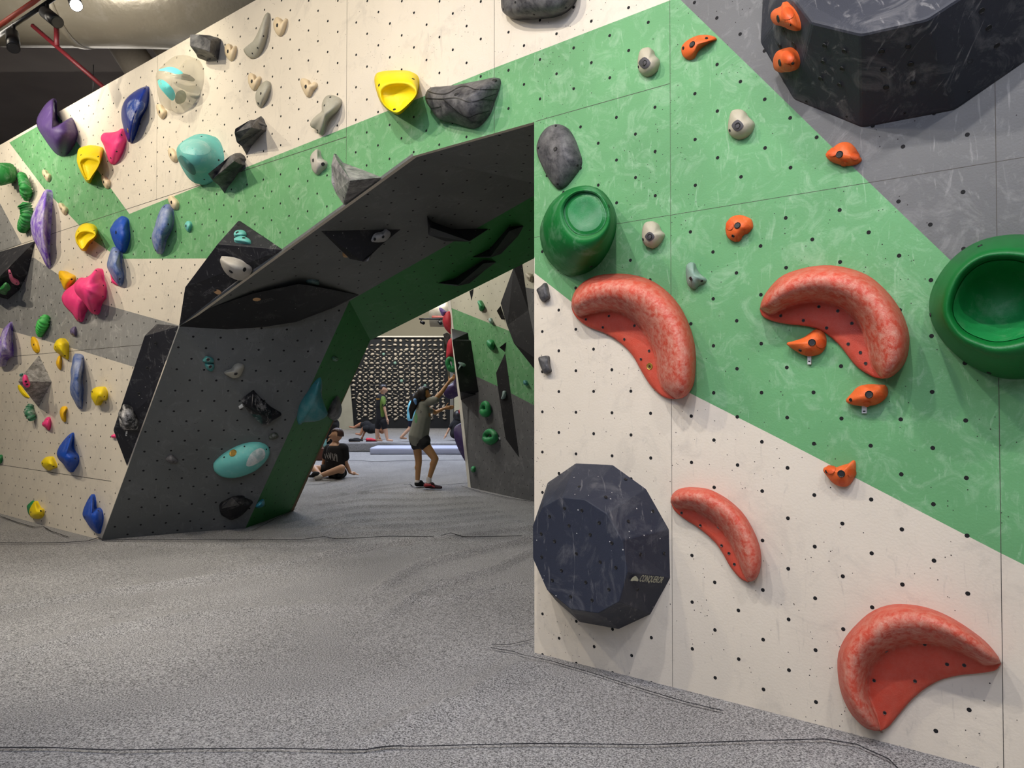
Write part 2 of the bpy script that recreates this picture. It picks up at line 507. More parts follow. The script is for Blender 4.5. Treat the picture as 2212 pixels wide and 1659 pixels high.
# dark seams where carpet sheets meet
SEAM = plain('carpet seam', (26, 26, 30), rough=.9)
def ribbon(name, pts, w, mat=SEAM, lift=.016):
    P = []
    for i in range(len(pts) - 1):
        for k in range(6):
            t = k / 6
            P.append((pts[i][0] * (1 - t) + pts[i + 1][0] * t, pts[i][1] * (1 - t) + pts[i + 1][1] * t))
    P.append(pts[-1])
    rr = random.Random(5)
    G = [FLOOR.un(p) for p in P]
    vs = []; fs = []
    for i, g in enumerate(G):
        d = (G[min(i + 1, len(G) - 1)] - G[max(i - 1, 0)]); d.z = 0; d.normalize()
        q = Vector((-d.y, d.x, 0)) * w * .5 * (0.35 if i in (0, len(G) - 1) else rr.uniform(.6, 1.3))
        for s in (-1, 1):
            v = g + q * s; v.z = fz(v.x, v.y) + lift; vs.append(v)
        c = Vector(g); c.z = fz(g.x, g.y) + lift + w * .35; vs.append(c)
    for i in range(len(G) - 1):
        a = i * 3
        fs += [(a, a + 2, a + 5, a + 3), (a + 2, a + 1, a + 4, a + 5)]
    return struct(mesh_obj(name, vs, fs, mat))
ribbon('trim_1', [(-40, 1622), (100, 1621), (250, 1627), (420, 1624), (600, 1623), (700, 1626), (790, 1630), (860, 1622), (1000, 1619), (1150, 1617), (1400, 1621), (1600, 1613), (1780, 1607), (1850, 1618), (1920, 1650), (1960, 1690)], .008)
ribbon('trim_2', [(-20, 1175), (60, 1176), (140, 1175), (190, 1172), (212, 1165), (225, 1170), (400, 1171), (700, 1169), (840, 1161), (1000, 1163), (1148, 1161)], .014)
ribbon('trim_3', [(1060, 1404), (1110, 1412), (1145, 1430), (1190, 1434), (1270, 1458), (1380, 1495), (1480, 1526), (1563, 1546)], .007)
ribbon('trim_4', [(1062, 1396), (1100, 1397), (1148, 1386)], .006)
ribbon('trim_5', [(665, 997), (760, 996), (810, 999), (900, 996), (1010, 995)], .02)
ribbon('trim_6', [(545, 1150), (590, 1125), (640, 1102)], .008)
ribbon('trim_7', [(660, 1050), (700, 1047), (745, 1035)], .012)
ribbon('trim_8', [(997, 1052), (1040, 1065), (1100, 1078), (1148, 1086)], .012)
ribbon('trim_9', [(872, 1049), (900, 1056), (930, 1053), (1012, 1045)], .012)
ribbon('trim_10', [(0, 1118), (40, 1132), (75, 1142), (95, 1141), (110, 1150), (150, 1164)], .012)

# raised mats at the back
def box(name, x0, x1, y0, y1, z0, z1, mat, bev=.03):
    bm = bmesh.new()
    bmesh.ops.create_cube(bm, size=1)
    for v in bm.verts:
        v.co = Vector(((x0 + x1) / 2 + v.co.x * (x1 - x0), (y0 + y1) / 2 + v.co.y * (y1 - y0), (z0 + z1) / 2 + v.co.z * (z1 - z0)))
    bmesh.ops.bevel(bm, geom=bm.edges[:], offset=bev, segments=3, affect='EDGES', profile=.6)
    me = bpy.data.meshes.new(name); c = Vector(((x0 + x1) / 2, (y0 + y1) / 2, z0))
    for v in bm.verts: v.co -= c
    bm.to_mesh(me); bm.free(); me.materials.append(mat)
    for f in me.polygons: f.use_smooth = True
    o = bpy.data.objects.new(name, me); o.location = c; COL.objects.link(o)
    return o
PZ = .24
struct(box('floor_platform', -12, 6, 19.9, 34, 0, PZ, CARPET))
PALE = plain('pale blue carpet', (176, 180, 200), rough=.95, var=.1, scale=90)
o = box('crash_mat', at((800, 970), 19)[0], 5, 18.9, 19.88, .0, .18, PALE, .05)
tag(o, 'low pale blue-grey crash mat lying in front of the far platform', 'mat')

# far end: board wall, upper wall, pillar
FARW = plain('far beige wall', (172, 166, 146), rough=.8, var=.04, scale=1)
quad('wall_back', [(-16, 33, -.1), (7, 33, -.1), (7, 33, 8), (-16, 33, 8)], FARW)
quad('wall_left', [(-16, -2, -.1), (-16, 33, -.1), (-16, 33, 8), (-16, -2, 8)], plain('dim brown wall', (92, 84, 76), rough=.9))
quad('ceiling', [(-16, -3, 8), (7, -3, 8), (7, 33, 8), (-16, 33, 8)], plain('dark ceiling', (112, 103, 96), rough=.9, var=.2, scale=.6))
quad('wall_right', [(7, -2, -.1), (7, 33, -.1), (7, 33, 8), (7, -2, 8)], plain('beige side wall', (120, 114, 104), rough=.9))
# ------------------------------------------------------------------ mould shapes
def catmull(P, n, closed=True):
    m = len(P); out = []
    L = []
    segs = m if closed else m - 1
    pts = []
    for i in range(segs):
        p0 = P[(i - 1) % m] if closed or i > 0 else P[0]
        p1 = P[i % m]; p2 = P[(i + 1) % m]
        p3 = P[(i + 2) % m] if closed or i + 2 < m else P[-1]
        for k in range(8):
            t = k / 8
            pts.append(tuple(.5 * ((2 * p1[a]) + (-p0[a] + p2[a]) * t + (2 * p0[a] - 5 * p1[a] + 4 * p2[a] - p3[a]) * t * t + (-p0[a] + 3 * p1[a] - 3 * p2[a] + p3[a]) * t ** 3) for a in range(len(p1))))
    if not closed: pts.append(tuple(P[-1]))
    return resample(pts, n, closed)


def resample(pts, n, closed=True):
    if closed: pts = list(pts) + [pts[0]]
    L = [0]
    for a, b in zip(pts, pts[1:]):
        L.append(L[-1] + math.dist(a[:2], b[:2]))
    out = []; k = 0
    tot = L[-1]; N = n if closed else n - 1
    for i in range(n):
        t = tot * i / N
        while k < len(L) - 2 and L[k + 1] < t: k += 1
        w = (t - L[k]) / max(L[k + 1] - L[k], 1e-9)
        out.append(tuple(a + (b - a) * w for a, b in zip(pts[k], pts[k + 1])))
    return out


def area2(P):
    return sum(P[i][0] * P[(i + 1) % len(P)][1] - P[(i + 1) % len(P)][0] * P[i][1] for i in range(len(P)))


def cen(P):
    return (sum(p[0] for p in P) / len(P), sum(p[1] for p in P) / len(P))


def align(ref, P):
    if area2(ref) * area2(P) < 0: P = P[::-1]
    cr_, cq = cen(ref), cen(P); n = len(P)
    best = min(range(n), key=lambda k: sum((ref[i][0] - cr_[0] - P[(i + k) % n][0] + cq[0]) ** 2 + (ref[i][1] - cr_[1] - P[(i + k) % n][1] + cq[1]) ** 2 for i in range(0, n, 2)))
    return P[best:] + P[:best]


def lerp2(P, c, t):
    return [(p[0] + (c[0] - p[0]) * t, p[1] + (c[1] - p[1]) * t) for p in P]


def ringmesh(name, pl, rings, mat, n, parent=None, smooth=True, loc=None, wob=None):
    """rings: (pixel ring or world ring, heights) from the wall outward; closed by a centre point"""
    V = []; Fc = []
    for r, hs in rings:
        for i, p in enumerate(r):
            V.append(p if isinstance(p, Vector) else pl.un(p, hs[i] if isinstance(hs, (list, tuple)) else hs))
    for k in range(len(rings) - 1):
        for i in range(n):
            j = (i + 1) % n
            Fc.append((k * n + i, k * n + j, (k + 1) * n + j, (k + 1) * n + i))
    b = (len(rings) - 1) * n
    c = sum(V[b:b + n], Vector()) / n
    V.append(c)
    for i in range(n): Fc.append((b + i, b + (i + 1) % n, len(V) - 1))
    base = sum(V[:n], Vector()) / n if loc is None else loc
    o = mesh_obj(name, V, Fc, mat, parent=parent, smooth=smooth, loc=base)
    fix_normals(o, pl.n)
    return o


def shift_of(pl, c, h):
    w0 = pl.un(c, 0)
    q = proj(w0 + pl.n * h)
    return (q[0] - c[0], q[1] - c[1])


TREES = {}
def tree(o):
    if o.name not in TREES:
        me = o.data; M = wm(o)
        TREES[o.name] = BVHTree.FromPolygons([M @ v.co for v in me.vertices], [tuple(p.vertices) for p in me.polygons])
    return TREES[o.name]


def on(o, p):
    """point and normal on the surface of a top-level thing seen at p"""
    r = ray(p).normalized()
    l, nn, i, d = tree(o).ray_cast(CAM, r)
    if l is None: return None, None
    if nn.dot(r) > 0: nn = -nn
    return l, nn


HOLE = plain('bolt shadow', (14, 13, 13), rough=.6)
STEEL = plain('bolt steel', (120, 118, 116), rough=.35, metal=.8)
BRASS = plain('brass washer', (150, 120, 50), rough=.4, metal=.5)


def stud(o, p, r, mat=HOLE, name='bolt_hole', ring=None):
    l, nn = on(o, p)
    if l is None: return
    q = nn.to_track_quat('Z', 'Y').to_matrix()
    V = []; Fc = []; n = 12; fm = []
    for (rr, z) in ((r * 1.15, .0004), (r, .003), (r * .8, .0015)):
        for i in range(n):
            a = i / n * 2 * math.pi
            V.append(l + q @ Vector((rr * math.cos(a), rr * math.sin(a), z)))
    for k in range(2):
        for i in range(n): Fc.append((k * n + i, k * n + (i + 1) % n, (k + 1) * n + (i + 1) % n, (k + 1) * n + i)); fm.append(1 if ring else 0)
    Fc.append(tuple(range(2 * n, 3 * n))); fm.append(0)
    return mesh_obj(name, V, Fc, [mat, ring or mat], parent=o, loc=l, fm=fm)


def patch(o, poly, mat, name, n=28, lift=.0025, label=None):
    c0 = cen(poly)
    hit_ = lambda q: next((r_ for r_ in (on(o, (c0[0] + (q[0] - c0[0]) * k, c0[1] + (q[1] - c0[1]) * k)) for k in (1, .93, .86, .78, .7, .6, .5, .3)) if r_[0] is not None), (None, None))
    """a coloured area lying on the surface of a thing"""
    P = catmull(poly, n); c = cen(P); V = []; Fc = []
    ks = (1, .8, .55, .3)
    for t in ks:
        for p in P:
            q = (c[0] + (p[0] - c[0]) * t, c[1] + (p[1] - c[1]) * t)
            l, nn = hit_(q)
            if l is None: return None
            V.append(l + nn * lift)
    l, nn = on(o, c)
    if l is None: return None
    V.append(l + nn * lift)
    for k in range(len(ks) - 1):
        for i in range(n): Fc.append((k * n + i, k * n + (i + 1) % n, (k + 1) * n + (i + 1) % n, (k + 1) * n + i))
    b = (len(ks) - 1) * n
    for i in range(n): Fc.append((b + i, b + (i + 1) % n, len(V) - 1))
    q = mesh_obj(name, V, Fc, mat, parent=o, smooth=True, loc=l)
    if label: q['label'] = label
    return q


def blob(name, label, c, out, H, mat, pl=W, apex=None, pocket=None, pin=None, flat=None, n=44, bolts=(), screws=(), cat='climbing hold', base_h=.02, sil=.45, dome=.85, pdeep=.3, group=None, br=.011, hit=None, sr=.004):
    P0 = cps(c, out) if isinstance(out, str) else out
    P = catmull(P0, n)
    if area2(P) < 0: P = P[::-1]
    ct = cen(P)
    if pl is W and ct[0] < 700: H *= .7
    sv = shift_of(pl, ct, H)
    L = math.hypot(*sv)
    if L > 1e-6:
        d = (sv[0] / L, sv[1] / L)
        ts = [(p[0] - ct[0]) * d[0] + (p[1] - ct[1]) * d[1] for p in P]
        lo, hi = min(ts), max(ts)
        ts = [(t - lo) / max(hi - lo, 1e-6) for t in ts]
    else:
        ts = [.5] * n; hi = lo = 0
    # the wall-side ring is where the silhouette drops straight back to the wall
    room = min(1.0, .75 * (hi - lo) / max(L * sil, 1e-6)) if L > 1e-6 else 1
    hs = [base_h * .35 + sil * H * room * t ** 1.3 for t in ts]
    ring1 = [pl.un(p, h_) for p, h_ in zip(P, hs)]
    ring0 = [w_ - pl.n * (h_ + .004) for w_, h_ in zip(ring1, hs)]
    ax = cp(c, apex) if apex else (ct[0] + sv[0] * .12, ct[1] + sv[1] * .12)
    rings = [(ring0, 0), (ring1, 0)]
    if pocket:
        Q0 = cps(c, pocket) if isinstance(pocket, str) else pocket
        Q = align(P, catmull(Q0, n))
        for t in (.25, .6, .85):
            rings.append(([(a[0] + (b[0] - a[0]) * t, a[1] + (b[1] - a[1]) * t) for a, b in zip(P, Q)], [h_ + (H - h_) * math.sin(t * math.pi / 2) for h_ in hs]))
        qc = cen(Q)
        qh = [min(H, h_ + (H - h_) * .97) for h_ in hs]
        rings.append((Q, qh))
        for t, k in ((.06, .9), (.2, 1 - pdeep * .55), (.45, 1 - pdeep * .85), (.75, 1 - pdeep)):
            rings.append((lerp2(Q, qc, t), [h_ * k for h_ in qh]))
    else:
        stop = flat or .92
        for t in (.08, .2, .36, .55, .75, 1):
            tt = t * stop
            rings.append((lerp2(P, ax, tt), [h_ + (H - h_) * (math.sin(t * math.pi / 2) ** dome) for h_ in hs]))
    if pin: rings = pin(rings)
    base = sum(ring0, Vector()) / n
    o = ringmesh(name, pl, rings, mat, n, loc=base)
    tag(o, label, cat, group)
    for b in bolts: stud(o, cp(c, b), br)
    for b in screws: stud(o, cp(c, b), sr, name='screw')
    return o


def facet(name, label, c, verts, faces, mat, pl=W, cat='climbing volume', skirt=True, bev=.006, parent=None, smooth=False, bolts=(), br=.009, screws=(), fm=None):
    """faceted volume: verts (x, y, height[, plane])"""
    V = []; pls = []
    for v in verts:
        p = v[3] if len(v) > 3 else pl
        V.append(p.un(cp(c, v[:2]), v[2])); pls.append(p)
    Fs = [tuple(f) for f in faces]
    cnt = {}
    for f in Fs:
        for i in range(len(f)):
            a, b = f[i], f[(i + 1) % len(f)]
            cnt.setdefault((min(a, b), max(a, b)), []).append((a, b))
    drop = {}
    def dv(i):
        if i not in drop:
            V.append(V[i] - pls[i].n * (verts[i][2] + .008)); drop[i] = len(V) - 1
        return drop[i]
    if skirt:
        for k, e in list(cnt.items()):
            if len(e) == 1:
                a, b = e[0]
                Fs.append((b, a, dv(a), dv(b)))
    loc_ = sum(V, Vector()) / len(V); loc_ -= pl.n * (loc_ - pl.o).dot(pl.n)
    mm = [0] * len(Fs)
    if fm:
        for i, k in enumerate(fm): mm[i] = k
    o = mesh_obj(name, V, Fs, mat, loc=loc_, parent=parent, fm=mm)
    bm = bmesh.new(); bm.from_mesh(o.data)
    bmesh.ops.recalc_face_normals(bm, faces=bm.faces)
    s = sum(f.normal.dot(pl.n) * f.calc_area() for f in bm.faces if f.normal.dot(pl.n) ** 2 > .05)
    if s < 0: bmesh.ops.reverse_faces(bm, faces=bm.faces)
    if bev:
        bmesh.ops.bevel(bm, geom=[e for e in bm.edges if len(e.link_faces) == 2], offset=bev, segments=2, affect='EDGES', profile=.5)
    bm.to_mesh(o.data); bm.free()
    tag(o, label, cat)
    for b in bolts: stud(o, cp(c, b), br)
    for b in screws: stud(o, cp(c, b), .004, name='screw')
    return o


def crescent(name, label, c, outer, inner, foot, H, mat, pl=W, screws=(), plate=.028, medal=None):
    """bean with a thick rolled rim along its outer edge and a thin plate on the inner side"""
    NU = 44; wear = []
    O_ = catmull(cps(c, outer), NU, False); I_ = catmull(cps(c, inner), NU, False); Ft = catmull([O_[0]] + cps(c, foot) + [O_[-1]], NU, False)
    V = []; Fc = []
    vs_ = [('o', -1), ('o', 0), ('o', .06), ('o', .16), ('o', .3), ('o', .48), ('o', .66), ('o', .82), ('o', .93), ('o', 1.0), ('i', .08), ('i', .35), ('i', .7), ('i', .93), ('i', 1), ('i', -1)]
    for k in range(NU):
        u = k / (NU - 1)
        e = max(0, 1 - abs(2 * u - 1) ** 5) ** .6
        Hu = H * (.28 + .72 * e) * min(1, (math.dist(O_[k], Ft[k]) + 4) / 20 if min(k, NU - 1 - k) < 5 else 1)
        for s, t in vs_:
            if s == 'o':
                tt = max(t, 0)
                p = (O_[k][0] + (Ft[k][0] - O_[k][0]) * tt, O_[k][1] + (Ft[k][1] - O_[k][1]) * tt)
                h_ = plate * .7 + (Hu - plate * .7) * math.sin(math.pi * min(1, tt ** .8)) ** .62 if 0 < tt < 1 else plate * .7
                if tt == 1: h_ = plate
            else:
                tt = max(t, 0) if t >= 0 else 1
                p = (Ft[k][0] + (I_[k][0] - Ft[k][0]) * tt, Ft[k][1] + (I_[k][1] - Ft[k][1]) * tt)
                h_ = plate if tt < .9 else (plate * .9 if tt < 1 else plate * .55)
            if t == -1: h_ = -.004
            V.append(pl.un(p, h_)); wear.append(1.0 if s == 'o' and .25 < t < .95 else (.55 if s == 'o' and t > 0 else .12))
    m = len(vs_)
    for k in range(NU - 1):
        for j in range(m - 1):
            Fc.append((k * m + j, k * m + j + 1, (k + 1) * m + j + 1, (k + 1) * m + j))
    Fc.append(tuple(range(m))); Fc.append(tuple(range((NU - 1) * m, NU * m)))
    b = sum((V[k * m] for k in range(NU)), Vector()) / NU
    o = mesh_obj(name, V, Fc, mat, smooth=True, loc=b)
    wa = o.data.attributes.new('wear', 'FLOAT', 'POINT')
    for i, w_ in enumerate(wear): wa.data[i].value = w_
    fix_normals(o, pl.n)
    tag(o, label, 'climbing hold')
    for s in screws: stud(o, cp(c, s), .0065, name='screw', ring=STEEL)
    return o


def worm(name, label, c, pts, mat, pl=W, ribs=14, amp=.022, n=16, cat='climbing hold'):
    """ribbed tubular hold; pts (x, y, height, radius)"""
    K = ribs * 4
    P = catmull([(cp(c, q[:2])[0], cp(c, q[:2])[1], q[2], q[3]) for q in pts], K, False)
    C_ = [pl.un(p[:2], p[2]) for p in P]
    V = []; Fc = []
    for k in range(K):
        d = (C_[min(k + 1, K - 1)] - C_[max(k - 1, 0)]).normalized()
        a = d.cross(pl.n).normalized(); b = d.cross(a).normalized()
        r = P[k][3] + amp * .5 * math.sin(k / K * ribs * 2 * math.pi)
        for i in range(n):
            t = i / n * 2 * math.pi
            V.append(C_[k] + a * r * math.cos(t) + b * r * math.sin(t))
    for k in range(K - 1):
        for i in range(n): Fc.append((k * n + i, k * n + (i + 1) % n, (k + 1) * n + (i + 1) % n, (k + 1) * n + i))
    for s, e in ((0, -1), (K - 1, 1)):
        d = (C_[s] - C_[s - e]).normalized()
        V.append(C_[s] + d * P[s][3] * .5)
        for i in range(n): Fc.append((s * n + i, s * n + (i + 1) % n, len(V) - 1))
    bb = sum(C_, Vector()) / K; bb -= pl.n * (bb - pl.o).dot(pl.n)
    o = mesh_obj(name, V, Fc, mat, smooth=True, loc=bb)
    fix_normals(o)
    return tag(o, label, cat)


def hmat(name, col, **k):
    d = dict(chalk=.35, chalk_col=(230, 226, 220), rough=.5, scale=10, bump=.25, bscale=220, var=.08)
    d.update(k)
    return chalky(name, col, **d)

BLACK = hmat('black volume coat', (40, 40, 44), chalk=.2, scale=8, lo=.54, hi=.85, streak=True, specks=.7, rough=.6)
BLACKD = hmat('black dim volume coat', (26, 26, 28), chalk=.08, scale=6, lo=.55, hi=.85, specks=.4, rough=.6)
BLACKG = hmat('chalked black resin', (40, 40, 44), chalk=.34, scale=13, lo=.36, hi=.95, rough=.5)
NAVY = hmat('blue black volume coat', (40, 44, 56), chalk=.16, scale=4, lo=.5, hi=.9, specks=.8, rough=.55, streak=True)
COALR = hmat('coal volume coat', (50, 52, 59), chalk=.26, scale=5, lo=.5, hi=.9, rough=.62, streak=True)
PURPLE = hmat('purple resin', (74, 54, 104), chalk=.1)
PURPLEC = hmat('chalked purple resin', (122, 84, 190), chalk=.85, scale=7, lo=.42, hi=.62, chalk_col=(222, 214, 228))
YELLOW = hmat('yellow resin', (236, 206, 16), chalk=.08)
YELLOW2 = hmat('amber resin', (238, 184, 24), chalk=.12)
PINK = hmat('pink resin', (242, 64, 128), chalk=.12)
PINKC = hmat('chalked pink resin', (240, 120, 150), chalk=.4)
BLUE = hmat('blue resin', (26, 74, 168), chalk=.14, scale=14)
BLUEC = hmat('chalked blue resin', (46, 82, 150), chalk=.75, scale=6, lo=.36, hi=.7, chalk_col=(196, 200, 206))
TEAL = hmat('teal resin', (104, 182, 172), chalk=.22)
TEALD = hmat('deep teal resin', (66, 128, 124), chalk=.2)
AQUA = plain('aqua inlay', (120, 226, 222), rough=.4, var=.03)
CLEAR = hmat('milky resin', (206, 198, 172), chalk=.3, rough=.25, scale=5, spec=.6)
_p = CLEAR.node_tree.nodes['Principled BSDF']; _p.inputs['Alpha'].default_value = .34
CRM = hmat('cream resin', (212, 192, 158), chalk=.15)
CRMG = hmat('greige resin', (176, 168, 146), chalk=.15)
GREIGE = hmat('grey resin', (160, 156, 140), chalk=.18)
PALER = hmat('pale grey resin', (176, 170, 158), chalk=.5)
ORANGE = hmat('orange resin', (212, 96, 42), chalk=.32, chalk_col=(230, 160, 130), scale=22)
CORAL = hmat('coral resin', (188, 72, 52), chalk=.8, scale=34, lo=.4, hi=.72, chalk_col=(208, 166, 144), bscale=300, bump=.35, attr=True)
GRNR = hmat('bright green resin', (14, 104, 44), chalk=.5, scale=4, lo=.5, hi=.8, chalk_col=(170, 206, 180))
GRNB = hmat('scuffed green resin', (12, 98, 40), chalk=.75, scale=7, lo=.55, hi=.8, chalk_col=(10, 46, 26), rough=.4, stretch=(1, 3, 1))
GRNW = hmat('worm green resin', (46, 134, 62), chalk=.35, scale=9, lo=.5)
GRNS = hmat('green resin', (40, 130, 72), chalk=.15)
ORGD = hmat('groove orange', (206, 84, 34), chalk=.1)
BLK = plain('black resin', (20, 20, 22), rough=.5)
WOOD = plain('bare wood plug', (190, 150, 105), rough=.7)

# ================================================================== right part of the wall
blob('climbing_hold', 'dark grey rounded pad hold just right of the tunnel\'s top corner', 'K', '190,847 130,870 85,925 60,1000 70,1070 110,1160 150,1230 190,1280 215,1290 262,1268 320,1200 360,1140 367,1090 340,1010 310,940 262,870 228,852', .09, BLACKG, bolts=[(188, 1018)], screws=[(192, 860), (72, 1010), (340, 1130), (205, 1256)], apex=(200, 1050), sr=.006)
gd = blob('climbing_hold', 'green bowl-shaped macro hold with chalky round face beside the tunnel', 'L', '480,122 400,135 300,180 200,270 140,380 105,480 110,600 150,720 230,820 320,880 400,888 500,860 600,790 680,680 730,560 750,450 740,340 690,240 620,160 550,128', .33, GRNR, pocket='505,165 410,178 330,240 292,330 310,430 370,520 450,560 530,560 610,530 670,460 688,370 650,260 590,190', pdeep=.1, sil=.1, base_h=.03, screws=[(415, 905), (690, 298), (540, 812)], sr=.008)
CH = gd
patch(gd, cps('L', '500,185 420,195 345,250 312,335 328,425 385,505 455,540 530,540 600,512 652,450 668,370 632,275 580,208'), hmat('chalked green face', (40, 124, 70), chalk=.6, scale=3, lo=.4, hi=.7, chalk_col=(122, 150, 130)), 'dish_face', label='chalk-greyed dished face')
crescent('climbing_hold', 'coral crescent macro hold nearest the green bowl, left of the panel seam', 'L', '372,1150 378,1080 410,1010 480,940 570,895 680,876 800,873 920,888 1040,925 1140,985 1230,1065 1310,1170 1370,1290 1415,1430 1434,1560 1432,1700 1415,1820 1370,1900 1320,1935 1265,1945',
         '372,1150 385,1200 430,1265 520,1330 640,1375 740,1430 830,1500 900,1580 945,1659 990,1740 1050,1830 1120,1900 1190,1938 1265,1945', '430,1240 540,1215 680,1190 800,1215 900,1275 980,1360 1040,1460 1080,1560 1095,1659 1110,1760 1150,1860', .20, CORAL,
         screws=[(497, 1264), (693, 1235), (641, 1332), (911, 1318), (824, 1434), (1036, 1533), (966, 1604), (1040, 1665)])
crescent('climbing_hold', 'coral crescent macro hold arching over a small orange hold', 'N', '108,690 125,620 180,530 280,430 420,375 560,347 700,345 850,375 980,430 1080,510 1170,610 1240,720 1280,820 1300,920 1290,1040 1260,1130 1200,1200 1140,1240 1080,1245',
         '108,690 130,750 220,790 350,815 480,828 600,865 690,930 760,1000 820,1080 880,1150 950,1200 1020,1235 1080,1245', '190,738 280,700 380,655 500,632 620,635 740,675 830,740 900,830 940,920 965,1020 990,1130 1035,1200', .21, CORAL,
         screws=[(275, 745), (455, 783), (578, 673), (729, 707), (640, 842), (841, 806), (812, 970), (951, 1125), (909, 1038)])
crescent('climbing_hold', 'slim coral crescent macro hold right of the faceted navy volume', 'O', '1220,570 1225,520 1270,470 1340,447 1430,445 1540,460 1650,510 1750,580 1840,670 1910,780 1960,890 1990,1000 1990,1100 1970,1190 1930,1240 1880,1253',
         '1220,570 1250,640 1330,710 1440,780 1540,860 1610,930 1670,1020 1720,1110 1780,1190 1830,1235 1880,1253', '1270,625 1380,635 1480,680 1580,750 1660,830 1720,920 1770,1030 1810,1130 1850,1210', .13, CORAL,
         screws=[(1313, 663), (1473, 770), (1625, 790), (1655, 942), (1763, 1102), (1717, 1008)])
crescent('climbing_hold', 'large coral crescent macro hold lowest on the wall near the floor', 'P', '1288,1130 1270,1090 1210,1020 1120,950 1020,890 920,850 820,832 720,835 630,870 560,930 500,1000 465,1080 462,1180 480,1280 520,1370 570,1430 620,1465 680,1473',
         '1288,1130 1260,1165 1180,1180 1080,1190 980,1215 900,1260 830,1320 770,1390 720,1450 680,1473', '1210,1142 1130,1100 1050,1060 950,1035 850,1035 750,1050 670,1100 625,1160 615,1230 625,1300 650,1360 672,1430', .19, CORAL,
         screws=[(709, 1070), (902, 1034), (1102, 1140), (646, 1217), (853, 1220), (700, 1380), (1015, 1135)])
gb = blob('climbing_hold', 'huge green scuffed bowl macro hold at the right edge', 'N', '1455,690 1470,560 1530,430 1620,310 1740,210 1880,140 2040,105 2212,98 2400,130 2600,240 2720,430 2760,690 2710,900 2560,1090 2380,1210 2212,1248 2050,1245 1900,1200 1750,1120 1620,1010 1530,900 1475,790', .30, GRNB, pocket='1605,690 1640,540 1720,400 1850,300 2000,265 2212,280 2400,370 2490,540 2470,760 2350,900 2212,955 2080,985 1960,990 1850,960 1720,900 1640,800', pdeep=.8, sil=.12, n=64, screws=[(1862, 190), (1469, 738), (1935, 1198)], sr=.008)
patch(gb, cps('N', '1640,690 1670,560 1745,430 1865,335 2000,300 2190,312 2360,400 2440,560 2420,740 2310,870 2200,920 2080,950 1970,955 1870,930 1750,875 1670,790'), hmat('green bowl inside', (22, 116, 56), chalk=.1), 'bowl_inside', n=40, label='smooth brighter green bowl inside')
for lab, c, out, H, bo, sc in (
    ('orange sculpted hold topmost on the big dark volume', 'M', '290,18 275,50 222,75 195,110 195,150 220,190 260,205 300,215 340,235 400,248 418,235 412,180 395,120 360,70 320,30', .06, [(255, 150)], [(350, 195)]),
    ('orange rose-like round hold low on the big dark volume', 'M', '320,385 252,405 220,450 212,500 225,555 270,578 310,575 360,570 400,540 415,490 395,430 360,395', .06, [(268, 500)], [(371, 505)]),
    ('orange tapering hold on the green paint by the grey stripe\'s top', 'K', '1215,238 1150,245 1090,275 1055,310 1048,350 1065,390 1105,405 1135,390 1155,350 1190,315 1240,285 1288,268 1270,248', .055, [(1122, 302)], [(1220, 262), (1062, 328)]),
    ('orange half-dome hold on the green and grey paint border', 'M', '780,1130 730,1145 680,1185 640,1215 632,1240 655,1270 720,1300 790,1315 860,1312 905,1290 918,1265 890,1230 870,1180 830,1140', .06, [(742, 1230)], [(677, 1225)]),
    ('orange comma-shaped hold above the grey-green nub', 'L', '1800,372 1730,395 1692,455 1690,520 1710,570 1760,598 1800,585 1840,540 1900,500 1920,470 1905,410 1860,385', .06, [(1789, 462)], [(1752, 552)]),
    ('orange teardrop hold tucked under the arching coral crescent', 'N', '545,855 515,875 450,920 380,945 320,962 335,985 400,1030 460,1060 520,1065 590,1045 630,990 635,920 610,870 580,855', .075, [(523, 958)], [(430, 1020)]),
    ('orange leaf-shaped hold below the tip of the arching coral crescent', 'N', '970,1290 890,1310 840,1360 795,1412 800,1435 850,1455 940,1465 1040,1450 1110,1400 1128,1350 1110,1300 1050,1292', .075, [(978, 1372)], [(832, 1415)]),
    ('bright orange boat-shaped hold on the green and white paint border', 'P', '540,103 515,120 480,130 450,140 405,135 388,152 405,180 440,220 480,237 515,232 545,190 553,140 550,110', .07, [(480, 172)], [(407, 160)])):
    first = 'big dark volume' in lab
    if first: continue_later = None
    o = blob('climbing_hold', lab, c, out, H, ORANGE, bolts=bo, screws=sc, br=.014, sr=.007) if not first else None
    if o:
        P = cps(c, out); ctr = cen(P)
        for fx, fy, k in ((-.32, -.1, .3), (.3, .05, .28), (.0, .38, .2)):
            dx = max(p[0] for p in P) - min(p[0] for p in P); dy = max(p[1] for p in P) - min(p[1] for p in P)
            e = [(ctr[0] + fx * dx + k * dx * .45 * math.cos(a / 8 * math.pi), ctr[1] + fy * dy + k * dy * .6 * math.sin(a / 8 * math.pi)) for a in range(16)]
            patch(o, e, ORGD, 'raised_pad', n=20, lift=.004)
ARROW = plain('screen-printed dark grey', (70, 68, 70), rough=.7)
